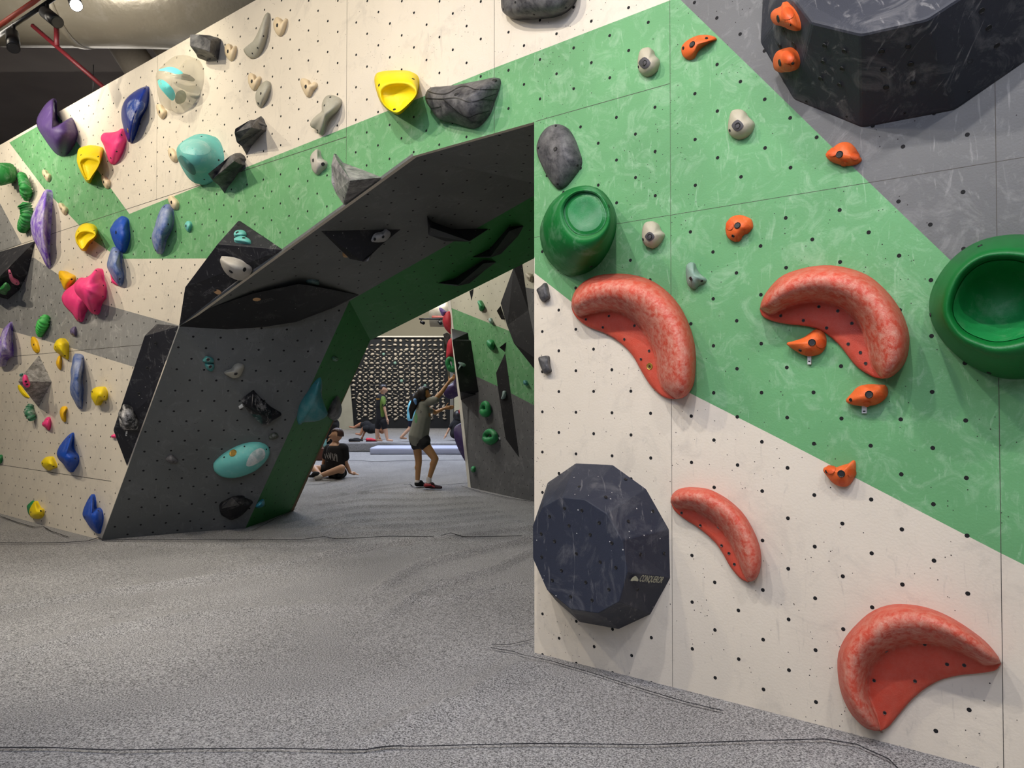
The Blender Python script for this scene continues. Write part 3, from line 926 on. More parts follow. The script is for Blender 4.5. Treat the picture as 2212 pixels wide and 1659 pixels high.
for lab, c, out, b, sc in (('greige hold with dark bolt square, topmost of three right of the tunnel', 'K', '820,322 775,335 755,380 750,440 762,490 800,518 840,515 880,480 897,430 890,400 860,370 845,335', (798, 430), (757, 456)),
                       ('greige hold with dark bolt square right of the panel seam', 'K', '1440,745 1395,755 1375,800 1365,880 1380,920 1420,945 1470,945 1520,910 1545,860 1540,830 1500,790 1475,755', (1433, 858), (1380, 890)),
                       ('greige hold with dark bolt square right of the green bowl', 'L', '1050,425 1000,440 978,490 973,560 985,610 1020,645 1070,653 1120,620 1160,560 1163,530 1130,500 1110,455 1080,430', (1042, 557), (986, 582))):
    o = blob('climbing_hold', lab, c, out, .07, CRMG, dome=.7)
    s = 40
    patch(o, cps(c, '%d,%d %d,%d %d,%d %d,%d' % (b[0] - s, b[1], b[0], b[1] - s, b[0] + s, b[1], b[0], b[1] + s)), ARROW, 'printed_square', n=16, lift=.002)
    stud(o, cp(c, b), .013); stud(o, cp(c, sc), .006, name='screw')
o = blob('climbing_hold', 'small grey-green nub hold left of the orange comma-shaped one', 'L', '1390,775 1355,800 1348,860 1355,930 1375,980 1420,1005 1450,980 1470,965 1520,940 1515,910 1470,880 1430,830 1415,785', .06, hmat('grey green resin', (124, 150, 134), chalk=.3), sr=.006)
stud(o, cp('L', (1393, 918)), .011, name='bolt', ring=STEEL); stud(o, cp('L', (1485, 935)), .006, name='screw')
blob('climbing_hold', 'small dark grey block hold, upper of two by the wall edge', 'L', '145,950 110,980 75,1010 90,1050 105,1090 132,1115 160,1100 187,1078 175,1020 165,980', .05, BLACKG, dome=.4)
blob('climbing_hold', 'small dark grey block hold, lower of two by the wall edge', 'J', '2065,290 2090,276 2145,270 2158,300 2160,340 2175,400 2160,415 2120,425 2098,395 2075,340', .05, BLACKG, dome=.4)

# faceted navy volume
iv = [(290, 530), (485, 550), (675, 670), (805, 895), (850, 1165), (780, 1420), (600, 1520), (365, 1485), (165, 1320), (44, 1050), (44, 770), (125, 620)]
ov = [(410, 240), (725, 255), (1010, 460), (1205, 805), (1215, 1220), (1045, 1530), (775, 1655), (445, 1595), (230, 1400), (130, 1150), (90, 740), (170, 405)]
vv = [(x, y, .30) for x, y in iv] + [(x, y, .0) for x, y in ov]
nv = facet('climbing_volume', 'large navy faceted round volume beside the tunnel exit, bottom left of the wall', 'O', vv, [tuple(range(12))] + [(i, (i + 1) % 12, 12 + (i + 1) % 12, 12 + i) for i in range(12)], NAVY, bev=.004,
           bolts=[(313, 625), (462, 643), (187, 694), (353, 772), (611, 748), (115, 842), (533, 849), (229, 905), (718, 922), (416, 1012), (119, 1040), (619, 1083), (752, 1131), (289, 1154), (210, 1238), (496, 1255), (693, 1316), (368, 1379), (549, 1409), (440, 441), (666, 527), (858, 735), (834, 377), (1068, 649), (961, 1015), (1163, 1008), (936, 1317)], br=.008)
# lettering on its lower right facet
def text_on(obj, s, p0, p1, mat, size_scale=1.0, hgt=.05, name='lettering', depth=.0015, bold=True):
    a, n0 = on(obj, p0); b, n1 = on(obj, p1)
    if a is None or b is None: return
    nn = (n0 + n1).normalized(); x = (b - a).normalized(); y = nn.cross(x).normalized(); nn = x.cross(y)
    cu = bpy.data.curves.new(name, 'FONT'); cu.body = s; cu.size = 1; cu.extrude = 0; cu.offset = .014 if bold else 0
    to = bpy.data.objects.new(name, cu); COL.objects.link(to)
    bpy.context.view_layer.update()
    me = bpy.data.meshes.new_from_object(to.evaluated_get(bpy.context.evaluated_depsgraph_get()))
    bpy.data.objects.remove(to)
    xs_ = [v.co.x for v in me.vertices]; w_ = max(xs_) - min(xs_); x0 = min(xs_)
    L = (b - a).length; hs_ = max(v.co.y for v in me.vertices)
    V = []
    for v in me.vertices:
        V.append(a + x * ((v.co.x - x0) / w_ * L) + y * (v.co.y / hs_ * hgt) + nn * .004)
    o = mesh_obj(name, V, [tuple(p.vertices) for p in me.polygons], mat, parent=obj, loc=a)
    return o
PRINT = plain('pale print', (176, 176, 150), rough=.7)
text_on(nv, 'CONQUEROR', cp('O', (944, 1243)), cp('O', (1138, 1258)), PRINT, hgt=.036)
patch(nv, cps('O', '873,1240 885,1215 905,1200 920,1198 938,1225 935,1243 905,1238'), PRINT, 'logo_mark', n=18, lift=.004)

# big coal volume upper right
cv_v = [(520, 175, .36), (915, 270, .40), (1440, 150, .40), (1700, -20, .38), (2500, -560, .3),  # 0-4 rim
        (375, -20, .3), (110, 340, 0), (378, 795, 0), (925, 1020, 0), (1660, 880, 0), (2212, 500, 0), (2900, 0, 0),  # 5-11
        (128, -20, .05), (1000, -420, .12), (120, -300, .02)]
coal = facet('climbing_volume', 'very large coal grey faceted volume at the top right corner', 'M', cv_v,
             [(0, 7, 8, 1), (1, 8, 9, 2), (2, 9, 10, 3), (3, 10, 11, 4), (5, 6, 7, 0), (12, 6, 5), (5, 0, 1, 13), (1, 2, 13), (2, 3, 13), (3, 4, 13), (12, 5, 13, 14)], COALR, bev=.012,
             bolts=[(625, 364), (781, 407), (613, 496), (764, 548), (592, 626), (744, 676), (1078, 410), (1290, 370), (1092, 554), (1310, 512), (1114, 695), (1327, 659), (1668, 215), (1875, 84), (1931, 220), (1720, 352), (1995, 362), (1782, 485), (295, 244), (262, 362), (374, 352)], br=.010,
             screws=[(478, 806), (800, 928), (1263, 898), (1772, 727)])
for f in coal.data.polygons: pass
def on_plane(o, p):
    l, nn = on(o, p)
    return Plane(l, nn)
for lab, out, b, sc in (('orange sculpted hold topmost on the big coal volume', '290,18 275,50 222,75 195,110 195,150 220,190 260,205 300,215 340,235 400,248 418,235 412,180 395,120 360,70 320,30', (255, 150), (350, 195)),
                        ('orange rose-like round hold low on the big coal volume', '320,385 252,405 220,450 212,500 225,555 270,578 310,575 360,570 400,540 415,490 395,430 360,395', (268, 500), (371, 505))):
    pp = on_plane(coal, cp('M', b))
    o = blob('climbing_hold', lab, 'M', out, .055, ORANGE, pl=pp, bolts=[b], screws=[sc], br=.014, sr=.006)
    P = cps('M', out); ctr = cen(P)
    for fx, fy, k in ((.12, -.18, .5), (.1, .25, .3)):
        e = [(ctr[0] + fx * 50 + k * 26 * math.cos(a / 8 * math.pi), ctr[1] + fy * 50 + k * 26 * math.sin(a / 8 * math.pi)) for a in range(16)]
        patch(o, e, ORGD, 'raised_pad', n=20, lift=.003)

# ================================================================== above the tunnel
blob('climbing_hold', 'wide black rounded macro hold cut off by the top of the frame', 'F', '1510,-60 1512,60 1530,110 1580,140 1650,150 1860,148 1960,140 2050,110 2110,60 2150,0 2165,-60 2150,-150 2000,-220 1650,-220 1530,-150', .16, BLACKG, dome=.5, screws=[(1632, 20), (2063, 66), (1530, 78), (1792, 122)], sr=.006)
rk = blob('climbing_hold', 'black grooved rock-like macro hold right of the big yellow pocket', 'F', '880,770 920,742 1000,738 1120,725 1230,705 1380,675 1440,660 1500,672 1500,720 1480,790 1450,870 1420,960 1360,1040 1300,1088 1240,1090 1160,1065 1070,1035 970,1010 910,930 870,870 862,820', .17, BLACKG, apex=(1180, 850), bolts=[(1130, 805), (1455, 685)], br=.014)
for gv in ('890,780 960,800 1050,800 1130,755 1190,735 1240,745 1300,765 1480,760', '870,838 1000,845 1100,835 1150,840 1230,868 1310,860 1380,830 1470,800', '1020,850 1080,900 1160,970 1230,1000 1300,975 1410,945', '915,925 980,915 1000,905', '1290,865 1350,850 1450,856'):
    G_ = catmull(cps('F', gv), 30, False); V = []; Fc = []
    for i, g in enumerate(G_):
        l1, n1 = on(rk, (g[0], g[1] - .9)); l2, n2 = on(rk, (g[0], g[1] + .9))
        if l1 is None or l2 is None: continue
        V += [l1 + n1 * .003, l2 + n2 * .003]
    for i in range(len(V) // 2 - 1): Fc.append((2 * i, 2 * i + 1, 2 * i + 3, 2 * i + 2))
    if Fc: mesh_obj('groove', V, Fc, BLK, parent=rk)
blob('climbing_hold', 'big yellow pocket macro hold left of the black grooved rock', 'F', '520,605 455,620 430,660 432,720 450,790 480,870 530,930 590,965 620,972 660,950 730,885 785,820 800,760 803,690 785,640 740,610 680,600 600,600', .2, YELLOW, pocket='482,800 505,755 560,725 640,715 720,725 780,770 782,815 730,875 670,930 620,958 560,935 505,880', screws=[(470, 727), (760, 675), (600, 935)], sr=.009)

hearts = (('X', '591,47 590,55 594,68 600,76 606,78 613,71 618,56 620,42 616,40 611,47 607,42 601,37 595,38', 'highest of the cream heart-shaped holds, right of the grey horn'),
          ('E', '690,215 662,225 652,260 660,310 685,350 710,362 735,340 752,280 748,235 730,235 718,268 708,235', 'cream heart-shaped hold between the black block and the grey horn'),
          ('E', '870,465 853,490 855,550 880,600 905,613 932,595 950,560 962,510 950,493 928,503 917,520 900,478', 'cream heart-shaped hold touching the grey oval'),
          ('E', '1310,510 1298,540 1310,590 1340,650 1365,672 1390,655 1405,620 1440,580 1438,550 1410,540 1388,562 1360,522 1335,512', 'cream heart-shaped hold above the grey snake-like hold'),
          ('E', '75,730 68,760 85,820 110,853 130,853 152,825 155,790 130,765 105,735', 'cream bean hold just below the milky clear cone'),
          ('E', '175,1105 168,1140 185,1190 215,1222 240,1225 252,1180 240,1150 215,1120 195,1103', 'cream bean hold touching the left of the teal cone'),
          ('E', '180,1512 168,1545 190,1595 220,1630 250,1625 260,1580 245,1550 215,1525 200,1512', 'cream bean hold touching the top of a blue hold'),
          ('B', '465,335 455,370 480,420 510,460 530,465 548,430 545,385 515,370 490,338', 'cream bean hold high on the left green stripe'),
          ('B', '1105,400 1097,430 1115,490 1150,538 1180,535 1197,495 1190,450 1155,430 1130,402', 'cream bean hold below the yellow pocket at the stripe edge'),
          ('B', '640,695 635,725 660,780 690,820 715,822 733,780 725,745 695,728 665,698', 'cream bean hold right of the purple spindle'))
for c, out, lab in hearts:
    o = blob('climbing_hold', lab, c, out, .07, CRM, n=32, group='cream bean and heart holds of one route')
    P = cps(c, out); q = cen(P)
    b_ = (q[0] - (6 if 'heart' in lab else 4), q[1] + 1)
    stud(o, b_, .013)
blob('climbing_hold', 'tall grey horn-shaped hold near the wall top', 'E', '1020,-52 990,-20 960,60 920,150 880,210 830,245 812,265 825,295 850,325 890,337 940,320 980,260 1010,170 1025,80 1028,0', .1, GREIGE, screws=[(935, 250), (890, 298), (984, 150)], sr=.006)
blob('climbing_hold', 'grey oval hold below a cream heart hold', 'E', '1015,530 980,545 940,590 915,650 920,710 935,745 960,757 985,735 1015,690 1040,620 1042,560', .09, GREIGE, screws=[(962, 640), (940, 724)], sr=.009)
blob('climbing_hold', 'grey snake-like hold hanging above the green band', 'E', '1555,652 1510,670 1482,730 1480,790 1430,830 1395,870 1380,905 1400,935 1425,940 1445,975 1475,992 1500,960 1520,890 1560,840 1605,800 1640,750 1650,700 1610,665', .1, GREIGE, screws=[(1453, 783), (1445, 955), (1555, 672), (1505, 742)], sr=.007)

facet('climbing_hold', 'black arched block hold topmost, breaking the wall\'s top edge', 'A', [(1620, 290, .2), (1700, 293, .15), (1790, 300, .08), (1862, 325, .03), (1885, 350, 0), (1875, 430, 0), (1862, 512, 0), (1785, 478, .02), (1725, 482, .05), (1685, 495, .08), (1668, 455, .14), (1618, 390, .2), (1700, 412, .2), (1790, 445, .15), (1797, 345, .15)],
      [(0, 1, 14, 13, 12, 11), (1, 2, 3, 4, 14), (14, 4, 5, 6, 13), (11, 12, 13, 6, 7, 8, 9, 10)], BLACKG, cat='climbing hold', screws=[(1870, 345), (1828, 480)])
facet('climbing_hold', 'black arched block hold in mid wall with a pointed lower tip', 'E', [(962, 828, .0), (905, 862, .1), (865, 866, .16), (740, 940, .22), (733, 975, .2), (752, 1055, .12), (795, 1090, .08), (838, 1168, 0), (880, 1085, 0), (960, 1000, 0), (1010, 955, 0), (1012, 910, 0), (995, 860, 0), (880, 930, .22), (970, 948, .06)],
      [(3, 4, 5, 13, 2), (2, 13, 14, 0, 1), (0, 14, 10, 11, 12), (13, 5, 6, 7, 8, 9, 14), (14, 9, 10)], BLACKG, cat='climbing hold', screws=[(962, 948)])
facet('climbing_hold', 'black arched block hold overlapping the lower edge of the teal cone', 'E', [(783, 1143, 0), (745, 1146, .08), (705, 1165, .14), (518, 1325, .22), (545, 1382, .16), (600, 1425, .08), (650, 1495, 0), (700, 1400, 0), (760, 1325, 0), (832, 1275, 0), (832, 1240, 0), (805, 1170, 0), (735, 1215, .2), (800, 1250, .05)],
      [(3, 4, 12, 2), (2, 12, 13, 11, 0, 1), (13, 10, 11), (12, 4, 5, 6, 7, 8, 13), (13, 8, 9, 10)], BLACKG, cat='climbing hold', screws=[(792, 1244)])
facet('climbing_volume', 'grey chalked three-sided volume at the tunnel\'s upper edge', 'E', [(1585, 1148, .02), (1565, 1250, .06), (1560, 1400, .05), (1600, 1490, .02), (1668, 1590, 0), (1722, 1385, .26), (1993, 1355, 0), (1800, 1280, .02), (1640, 1222, .02), (1612, 1212, .12)],
      [(0, 1, 2, 3, 4, 5, 9), (0, 9, 8), (9, 5, 6, 7, 8), (5, 4, 6)], hmat('chalk grey volume coat', (96, 94, 96), chalk=.6, scale=12, lo=.4, hi=.75), cat='climbing volume', screws=[(1585, 1405), (1668, 1530)])
blob('climbing_hold', 'small grey three-lobed hold on the green band above the tunnel', 'E', '1430,1118 1398,1150 1382,1190 1390,1250 1405,1300 1440,1330 1480,1300 1515,1270 1523,1225 1480,1195 1460,1170 1445,1120', .09, PALER, bolts=[(1408, 1210), (1492, 1243)], br=.012)

# ================================================================== left part of the wall
o = blob('climbing_hold', 'milky clear cone macro hold with two aqua inlays near the wall top', 'A', '1560,470 1480,485 1400,550 1345,605 1328,650 1335,720 1350,820 1380,900 1430,935 1500,950 1570,940 1640,890 1690,820 1725,740 1732,650 1715,570 1670,510 1620,480', .38, CLEAR, apex=(1375, 655), dome=1.3, sil=.55)
patch(o, cps('A', '1347,603 1400,582 1460,573 1520,592 1563,630 1500,633 1430,612'), AQUA, 'aqua_inlay')
patch(o, cps('A', '1348,690 1368,677 1410,692 1470,750 1495,800 1488,848 1460,853 1410,800 1362,742'), AQUA, 'aqua_inlay')
GR2 = hmat('grey chalk dish', (176, 172, 150), chalk=.4)
patch(o, cps('A', '1400,625 1500,645 1560,628 1620,645 1665,680 1640,695 1560,680 1450,660'), GR2, 'rubbed_dish')
patch(o, cps('A', '1500,800 1530,770 1570,775 1590,820 1570,870 1520,885 1495,860'), GR2, 'rubbed_dish')
o = blob('climbing_hold', 'teal cone macro hold with two dished faces on the upper left wall', 'A', '1700,1142 1640,1160 1560,1205 1515,1250 1505,1290 1515,1350 1550,1430 1600,1510 1650,1555 1700,1570 1760,1560 1820,1530 1870,1470 1900,1390 1905,1330 1880,1250 1840,1190 1780,1150', .42, TEAL, apex=(1560, 1310), dome=1.25, sil=.5, screws=[(1720, 1165), (1866, 1366), (1743, 1530)], sr=.007)
patch(o, cps('A', '1522,1355 1540,1327 1580,1342 1650,1412 1673,1472 1650,1492 1590,1448 1547,1400'), TEALD, 'dished_face')
patch(o, cps('A', '1535,1250 1600,1197 1700,1192 1775,1232 1795,1288 1740,1322 1640,1322 1560,1300'), hmat('light teal resin', (132, 196, 186), chalk=.4), 'dished_face')
blob('climbing_hold', 'dark purple claw-shaped macro hold at the wall\'s top left corner', 'A', '455,838 400,875 345,950 315,1010 312,1060 330,1110 375,1180 430,1260 480,1315 520,1333 565,1320 615,1260 650,1190 658,1130 645,1080 620,1020 600,1002 560,1030 520,1048 485,1035 472,980 465,920 462,860', .34, PURPLE, apex=(440, 1110), sil=.1, screws=[(528, 1302)])
blob('climbing_hold', 'yellow pocket macro hold highest on the left, below the purple claw', 'A', '775,1238 705,1252 668,1275 656,1345 658,1390 680,1450 710,1510 748,1563 770,1530 810,1460 848,1400 866,1350 878,1272 850,1250', .2, YELLOW, pocket='685,1400 700,1368 740,1352 790,1358 845,1382 835,1425 795,1485 755,1535 720,1500', screws=[(692, 1323), (838, 1337), (735, 1520)], sr=.008)
blob('climbing_hold', 'hot pink three-pointed hold tucked beneath the dark blue shield', 'A', '890,1133 865,1155 860,1190 885,1240 905,1300 925,1370 945,1397 970,1400 1000,1375 1040,1310 1065,1240 1075,1190 1062,1150 1045,1093 1000,1120 940,1130', .16, PINK, screws=[(995, 1292), (946, 1348), (1037, 1152)], sr=.008)
o = blob('climbing_hold', 'dark blue pointed shield macro hold near the wall\'s top edge', 'A', '1255,735 1190,755 1120,800 1070,850 1042,910 1033,980 1045,1060 1070,1150 1105,1222 1135,1180 1165,1110 1180,1060 1200,1000 1250,920 1262,860 1263,760', .22, hmat('dark blue resin', (16, 44, 128), chalk=.12, rough=.3), screws=[(1236, 757), (1190, 975), (1105, 1195)], sr=.008)
patch(o, cps('A', '1110,860 1170,850 1235,880 1225,930 1185,1000 1150,1045 1105,1025 1080,960 1085,900'), hmat('chalked dark blue', (36, 66, 140), chalk=.6, lo=.45), 'worn_face')
stud(o, cp('A', (1091, 1113)), .02, name='badge', mat=BRASS)

worm('climbing_hold', 'green ribbed worm hold cut by the left frame edge', 'B', [(100, 360, .02, .10), (50, 375, .14, .115), (0, 385, .26, .115), (-30, 395, .32, .11)], GRNW, ribs=7)
worm('climbing_hold', 'green ribbed worm hold hanging head up, tapering to a tip', 'B', [(235, 400, .08, .042), (255, 450, .1, .045), (275, 530, .1, .056), (285, 600, .06, .05), (290, 670, .02, .015)], GRNW, ribs=9)
worm('climbing_hold', 'green ribbed worm hold directly below another, curling left', 'B', [(265, 715, .12, .07), (288, 770, .1, .06), (290, 850, .1, .06), (265, 930, .08, .06), (245, 985, .04, .045)], GRNW, ribs=12)
blob('climbing_hold', 'tall purple spindle macro hold with chalked ridge', 'B', '505,547 480,565 440,640 400,710 360,800 332,880 330,950 350,1060 400,1170 460,1290 500,1380 530,1412 545,1395 545,1350 530,1250 522,1100 525,900 525,700 520,580', .24, PURPLEC, sil=.6, screws=[(333, 935)])
blob('climbing_hold', 'yellow scooped hold on the end of the left green stripe', 'B', '920,918 870,940 828,1000 815,1060 825,1120 860,1180 893,1218 920,1180 970,1120 1030,1075 1050,1030 1050,980 1020,940 970,917', .2, YELLOW, pocket='828,1085 850,1038 890,1012 960,1010 1035,1038 1015,1072 960,1112 900,1190 860,1160', screws=[(852, 1003), (1022, 1000)], sr=.007)
blob('climbing_hold', 'blue angular hold between the yellow scoop and the long blue lobe', 'B', '1320,838 1250,890 1205,960 1192,985 1210,1060 1250,1160 1290,1210 1330,1237 1360,1220 1395,1130 1407,1040 1395,960 1385,880 1360,855', .16, BLUE, bolts=[(1260, 1015)], br=.016)
blob('climbing_hold', 'blue lobed hold with chalked grey waist on the green band', 'B', '1820,705 1780,720 1740,770 1700,870 1680,950 1652,1030 1648,1090 1670,1180 1715,1250 1760,1210 1790,1100 1840,1020 1875,940 1880,850 1872,780 1845,720', .2, BLUEC, screws=[(1783, 740), (1826, 928), (1693, 1210)], sr=.008)
blob('climbing_hold', 'blue chalked hold directly under the blue angular one', 'B', '1235,1170 1205,1200 1180,1280 1162,1350 1165,1400 1200,1470 1250,1550 1295,1600 1330,1565 1342,1480 1310,1380 1305,1280 1308,1225 1275,1190', .2, BLUEC, screws=[(1260, 1228), (1299, 1520)], sr=.008)
blob('climbing_hold', 'pink sliver of a hold behind the lower chalked blue one', 'B', '1195,1450 1205,1510 1215,1560 1255,1585 1290,1595 1262,1560 1230,1520', .06, PINK, n=24)
blob('climbing_hold', 'tiny teal nub hold alone on the left green band', 'B', '2040,890 2010,915 2005,950 2020,985 2045,1012 2065,985 2080,940 2070,905', .06, TEAL, bolts=[(2020, 945)], n=28)
blob('climbing_hold', 'amber hooded hold touching the top of the pink pair', 'C', '650,125 635,150 640,200 670,270 700,330 740,325 790,275 815,220 812,180 770,160 720,140 690,127', .14, YELLOW2, screws=[(778, 218), (662, 215)], sr=.01)
blob('climbing_hold', 'pink ray-shaped macro hold, the lower one behind', 'C', '860,205 800,270 720,330 680,380 668,430 690,490 740,550 790,600 820,650 862,683 890,660 910,600 950,530 990,480 1000,380 960,290 905,208', .2, PINK, screws=[(856, 650)], sr=.008)
blob('climbing_hold', 'pink ray-shaped macro hold, the upper one in front', 'C', '1060,97 1030,110 1000,150 950,190 870,220 825,260 808,310 820,360 870,430 930,500 970,560 1010,595 1035,598 1065,560 1080,500 1115,450 1145,430 1150,380 1150,300 1140,260 1115,230 1100,170 1085,120', .36, PINK, apex=(900, 310), screws=[(1045, 125), (1122, 285), (1117, 405), (1028, 558)], sr=.008, sil=.6)
worm('climbing_hold', 'bright green ribbed hold on the grey stripe', 'C', [(505, 625, .03, .03), (480, 670, .06, .05), (455, 730, .06, .05), (437, 790, .04, .035), (438, 835, .01, .015)], hmat('vivid green resin', (70, 180, 80), chalk=.2), ribs=9)
blob('climbing_hold', 'small dark purple knobbly hold right of the green ribbed one', 'C', '810,730 770,755 758,780 770,815 800,830 820,838 828,800 822,750', .07, hmat('dusty purple', (96, 84, 116), chalk=.2), n=28)
blob('climbing_hold', 'yellow flat oval hold on the grey stripe\'s lower edge', 'C', '350,840 335,870 335,920 350,970 380,1010 410,1017 425,990 420,940 400,890 370,850', .05, YELLOW2, bolts=[(368, 928)], screws=[(403, 985)], n=32)
blob('climbing_hold', 'yellow pyramid hold above a slim yellow one', 'C', '660,857 620,875 590,920 582,960 600,1000 640,1030 700,1070 735,1090 742,1010 740,920 720,890 690,865', .18, YELLOW, screws=[(603, 950), (706, 1048)], sr=.008, apex=(620, 930))
blob('climbing_hold', 'slim yellow hold hanging beneath the yellow pyramid', 'C', '640,1045 612,1100 612,1150 645,1200 660,1175 663,1110 662,1060', .08, YELLOW2, n=28)
blob('climbing_hold', 'purple chalked star-like macro hold at the left frame edge', 'C', '115,680 85,705 30,770 0,850 -60,900 -70,1050 -20,1150 10,1165 60,1085 130,1062 142,1030 130,900 125,740', .26, PURPLEC, screws=[(104, 885)])
tv = facet('climbing_volume', 'grey triangular volume with a pink hold on the lower left wall', 'C', [(423, 1040, 0), (190, 1325, .34), (415, 1612, 0), (424, 1330, .02)], [(0, 1, 3), (1, 2, 3)], hmat('speckled grey volume coat', (108, 106, 102), chalk=.55, scale=16, lo=.42, hi=.7, specks=.6), screws=[(390, 1155), (394, 1342), (385, 1490)])
blob('climbing_hold', 'pink knobbly hold screwed onto the grey triangular volume', 'C', '265,1260 250,1290 250,1330 260,1375 290,1395 320,1385 328,1350 310,1310 300,1270 280,1258', .06, PINK, pl=on_plane(tv, cp('C', (285, 1330))), bolts=[(280, 1328), (295, 1360)], n=28)
blob('climbing_hold', 'yellow hold mostly hidden under the grey triangular volume', 'C', '195,1365 195,1400 220,1450 270,1495 318,1502 262,1435 222,1380', .04, YELLOW, n=28)
blob('climbing_hold', 'tiny dark teal hold peeking out behind the grey triangular volume', 'C', '210,1252 228,1242 245,1240 238,1262 215,1272', .03, TEALD, n=20)
blob('climbing_hold', 'long wavy blue and chalk-grey macro hold on the lower left wall', 'C', '815,1023 790,1070 780,1140 765,1220 770,1300 758,1380 765,1460 800,1530 835,1600 875,1635 890,1580 895,1500 900,1400 885,1340 890,1260 905,1180 905,1080 895,1045 850,1030', .22, BLUEC, screws=[(872, 1610), (892, 1080)], sr=.007)
blob('climbing_hold', 'yellow hooded hold right of the long wavy blue one', 'C', '1100,1382 1040,1390 1000,1420 990,1460 990,1500 1015,1550 1045,1590 1080,1555 1110,1532 1150,1530 1165,1480 1160,1430 1135,1392', .18, YELLOW, screws=[(1005, 1440), (1132, 1492)], sr=.008, apex=(1060, 1470))
worm('climbing_hold', 'green and white ribbed hold below the triangular volume', 'D', [(338, 75, .02, .025), (318, 130, .05, .04), (330, 185, .06, .045), (355, 232, .03, .03)], hmat('white green resin', (60, 120, 84), chalk=.8, lo=.45), ribs=7)
blob('climbing_hold', 'small pink lobed hold under the grey triangular volume', 'D', '530,205 500,215 475,250 455,278 465,305 490,320 510,340 530,350 545,310 550,260 545,225', .1, PINK, screws=[(513, 232), (505, 323)], n=28)
blob('climbing_hold', 'small yellow crescent hold below the long wavy blue one', 'D', '700,88 665,100 648,150 655,200 670,235 695,262 705,230 702,180 715,140 727,105', .08, YELLOW2, n=28)
blob('climbing_hold', 'blue flame-shaped macro hold, upper of two low on the wall', 'D', '782,375 740,405 690,460 640,530 617,590 620,630 640,670 690,720 730,780 763,808 790,780 835,730 855,670 845,620 800,570 780,520 790,440 790,380', .22, BLUE, screws=[(757, 423), (630, 630), (815, 655)], sr=.008, apex=(700, 640))
blob('climbing_hold', 'yellow faceted hold left of the upper blue flame', 'D', '540,633 490,645 450,690 448,715 470,750 520,785 560,770 612,755 612,720 590,670 570,640', .13, YELLOW, screws=[(462, 708), (582, 742)], sr=.01, apex=(510, 700))
blob('climbing_hold', 'blue flame-shaped macro hold lowest, almost touching the mat', 'D', '992,1045 960,1090 920,1170 897,1240 900,1285 935,1340 990,1420 1065,1475 1085,1420 1110,1360 1117,1290 1105,1220 1070,1190 1025,1200 1020,1130 1012,1070', .2, BLUE, screws=[(975, 1085), (922, 1290), (1068, 1225)], sr=.009, apex=(990, 1280))
blob('climbing_hold', 'green hold behind the lowest yellow hold', 'D', '360,1110 320,1140 292,1170 292,1200 305,1250 320,1270 345,1210 370,1150', .05, GRNS, n=28)
blob('climbing_hold', 'yellow notched hold lowest on the left wall', 'D', '378,1118 345,1160 320,1210 320,1260 345,1300 400,1312 445,1300 470,1270 475,1210 430,1185 400,1140', .13, YELLOW, screws=[(336, 1238), (443, 1225)], sr=.01, apex=(390, 1240))
blob('climbing_hold', 'green hold cut by the left frame edge low on the wall', 'D', '0,615 20,620 25,650 10,700 -20,710 -30,660 -20,620', .06, GRNS, n=24)
blob('climbing_hold', 'tiny pink hold peeking out beside the tall black volume', 'D', '1245,393 1215,400 1205,412 1215,430 1252,432 1262,412', .05, PINK, n=20)

# volumes of the left wall
lv = facet('climbing_volume', 'black and grey faceted volume at the left frame edge', 'X', [(-40, 556, 0), (77, 520, 0), (80, 531, 0), (60, 590, 0), (41, 626, 0), (17, 647, 0), (-40, 630, .05), (0, 597, .3), (-40, 622, .3)], [(0, 1, 7, 8), (1, 2, 3, 4, 5, 7), (7, 5, 6, 8)], BLACK)
blob('climbing_hold', 'salmon pink curved hold on the left-edge black volume', 'B', '90,1430 115,1430 130,1470 155,1520 200,1550 215,1575 185,1590 130,1565 98,1510', .05, PINKC, pl=on_plane(lv, cp('B', (130, 1520))), bolts=[(110, 1460), (180, 1565)], br=.008, n=28)
blob('climbing_hold', 'green ribbed flat hold on the left-edge black volume', 'C', '50,262 15,300 -20,330 0,370 65,388 80,350 110,330 100,290 75,265', .05, GRNW, pl=on_plane(lv, cp('C', (40, 330))), n=28)
tv2 = facet('climbing_volume', 'tall black faceted volume climbing the tunnel edge near the floor', 'X', [(338, 700, .02), (386, 704, 0), (312, 725, .16), (244, 929, .22), (274, 1008, 0), (330, 857, .0)], [(0, 2, 1), (2, 3, 5, 1), (3, 4, 5)], BLACK, bolts=[(336, 742), (318, 795), (300, 850)], br=.012)
o = blob('climbing_hold', 'black and chalk-white grip on the tall black volume', 'D', '1340,75 1320,110 1285,180 1295,250 1315,325 1370,342 1430,345 1490,340 1500,260 1470,180 1420,90', .12, hmat('white-rubbed black resin', (40, 40, 42), chalk=.9, scale=6, lo=.48, hi=.62), pl=on_plane(tv2, cp('D', (1400, 230))), n=32)
uv_ = facet('climbing_volume', 'large black faceted volume on the wall left of the tunnel roof', 'G', [(1085, 208, .02), (1443, 440, 0), (918, 395, .26), (660, 740, .22), (612, 1050, 0), (1060, 700, .0)], [(0, 1, 2), (2, 1, 5, 4, 3)], BLACK, bolts=[(900, 653), (1088, 243)], screws=[(760, 810), (652, 972)])
blob('climbing_hold', 'pale grey oval hold on the large black volume', 'G', '940,520 962,505 1050,510 1130,540 1188,590 1182,640 1130,680 1080,683 1010,650 962,590', .11, PALER, pl=on_plane(uv_, cp('G', (1060, 600))), bolts=[(1028, 615), (1136, 598)], br=.016)
px = on_plane(uv_, cp('G', (1130, 330)))
blob('climbing_hold', 'teal speckled screw-on hold, upper of two on the black volume', 'G', '1055,300 1080,283 1128,285 1152,310 1140,330 1090,335 1052,325', .04, TEAL, pl=px, bolts=[(1078, 303)], br=.012, n=28)
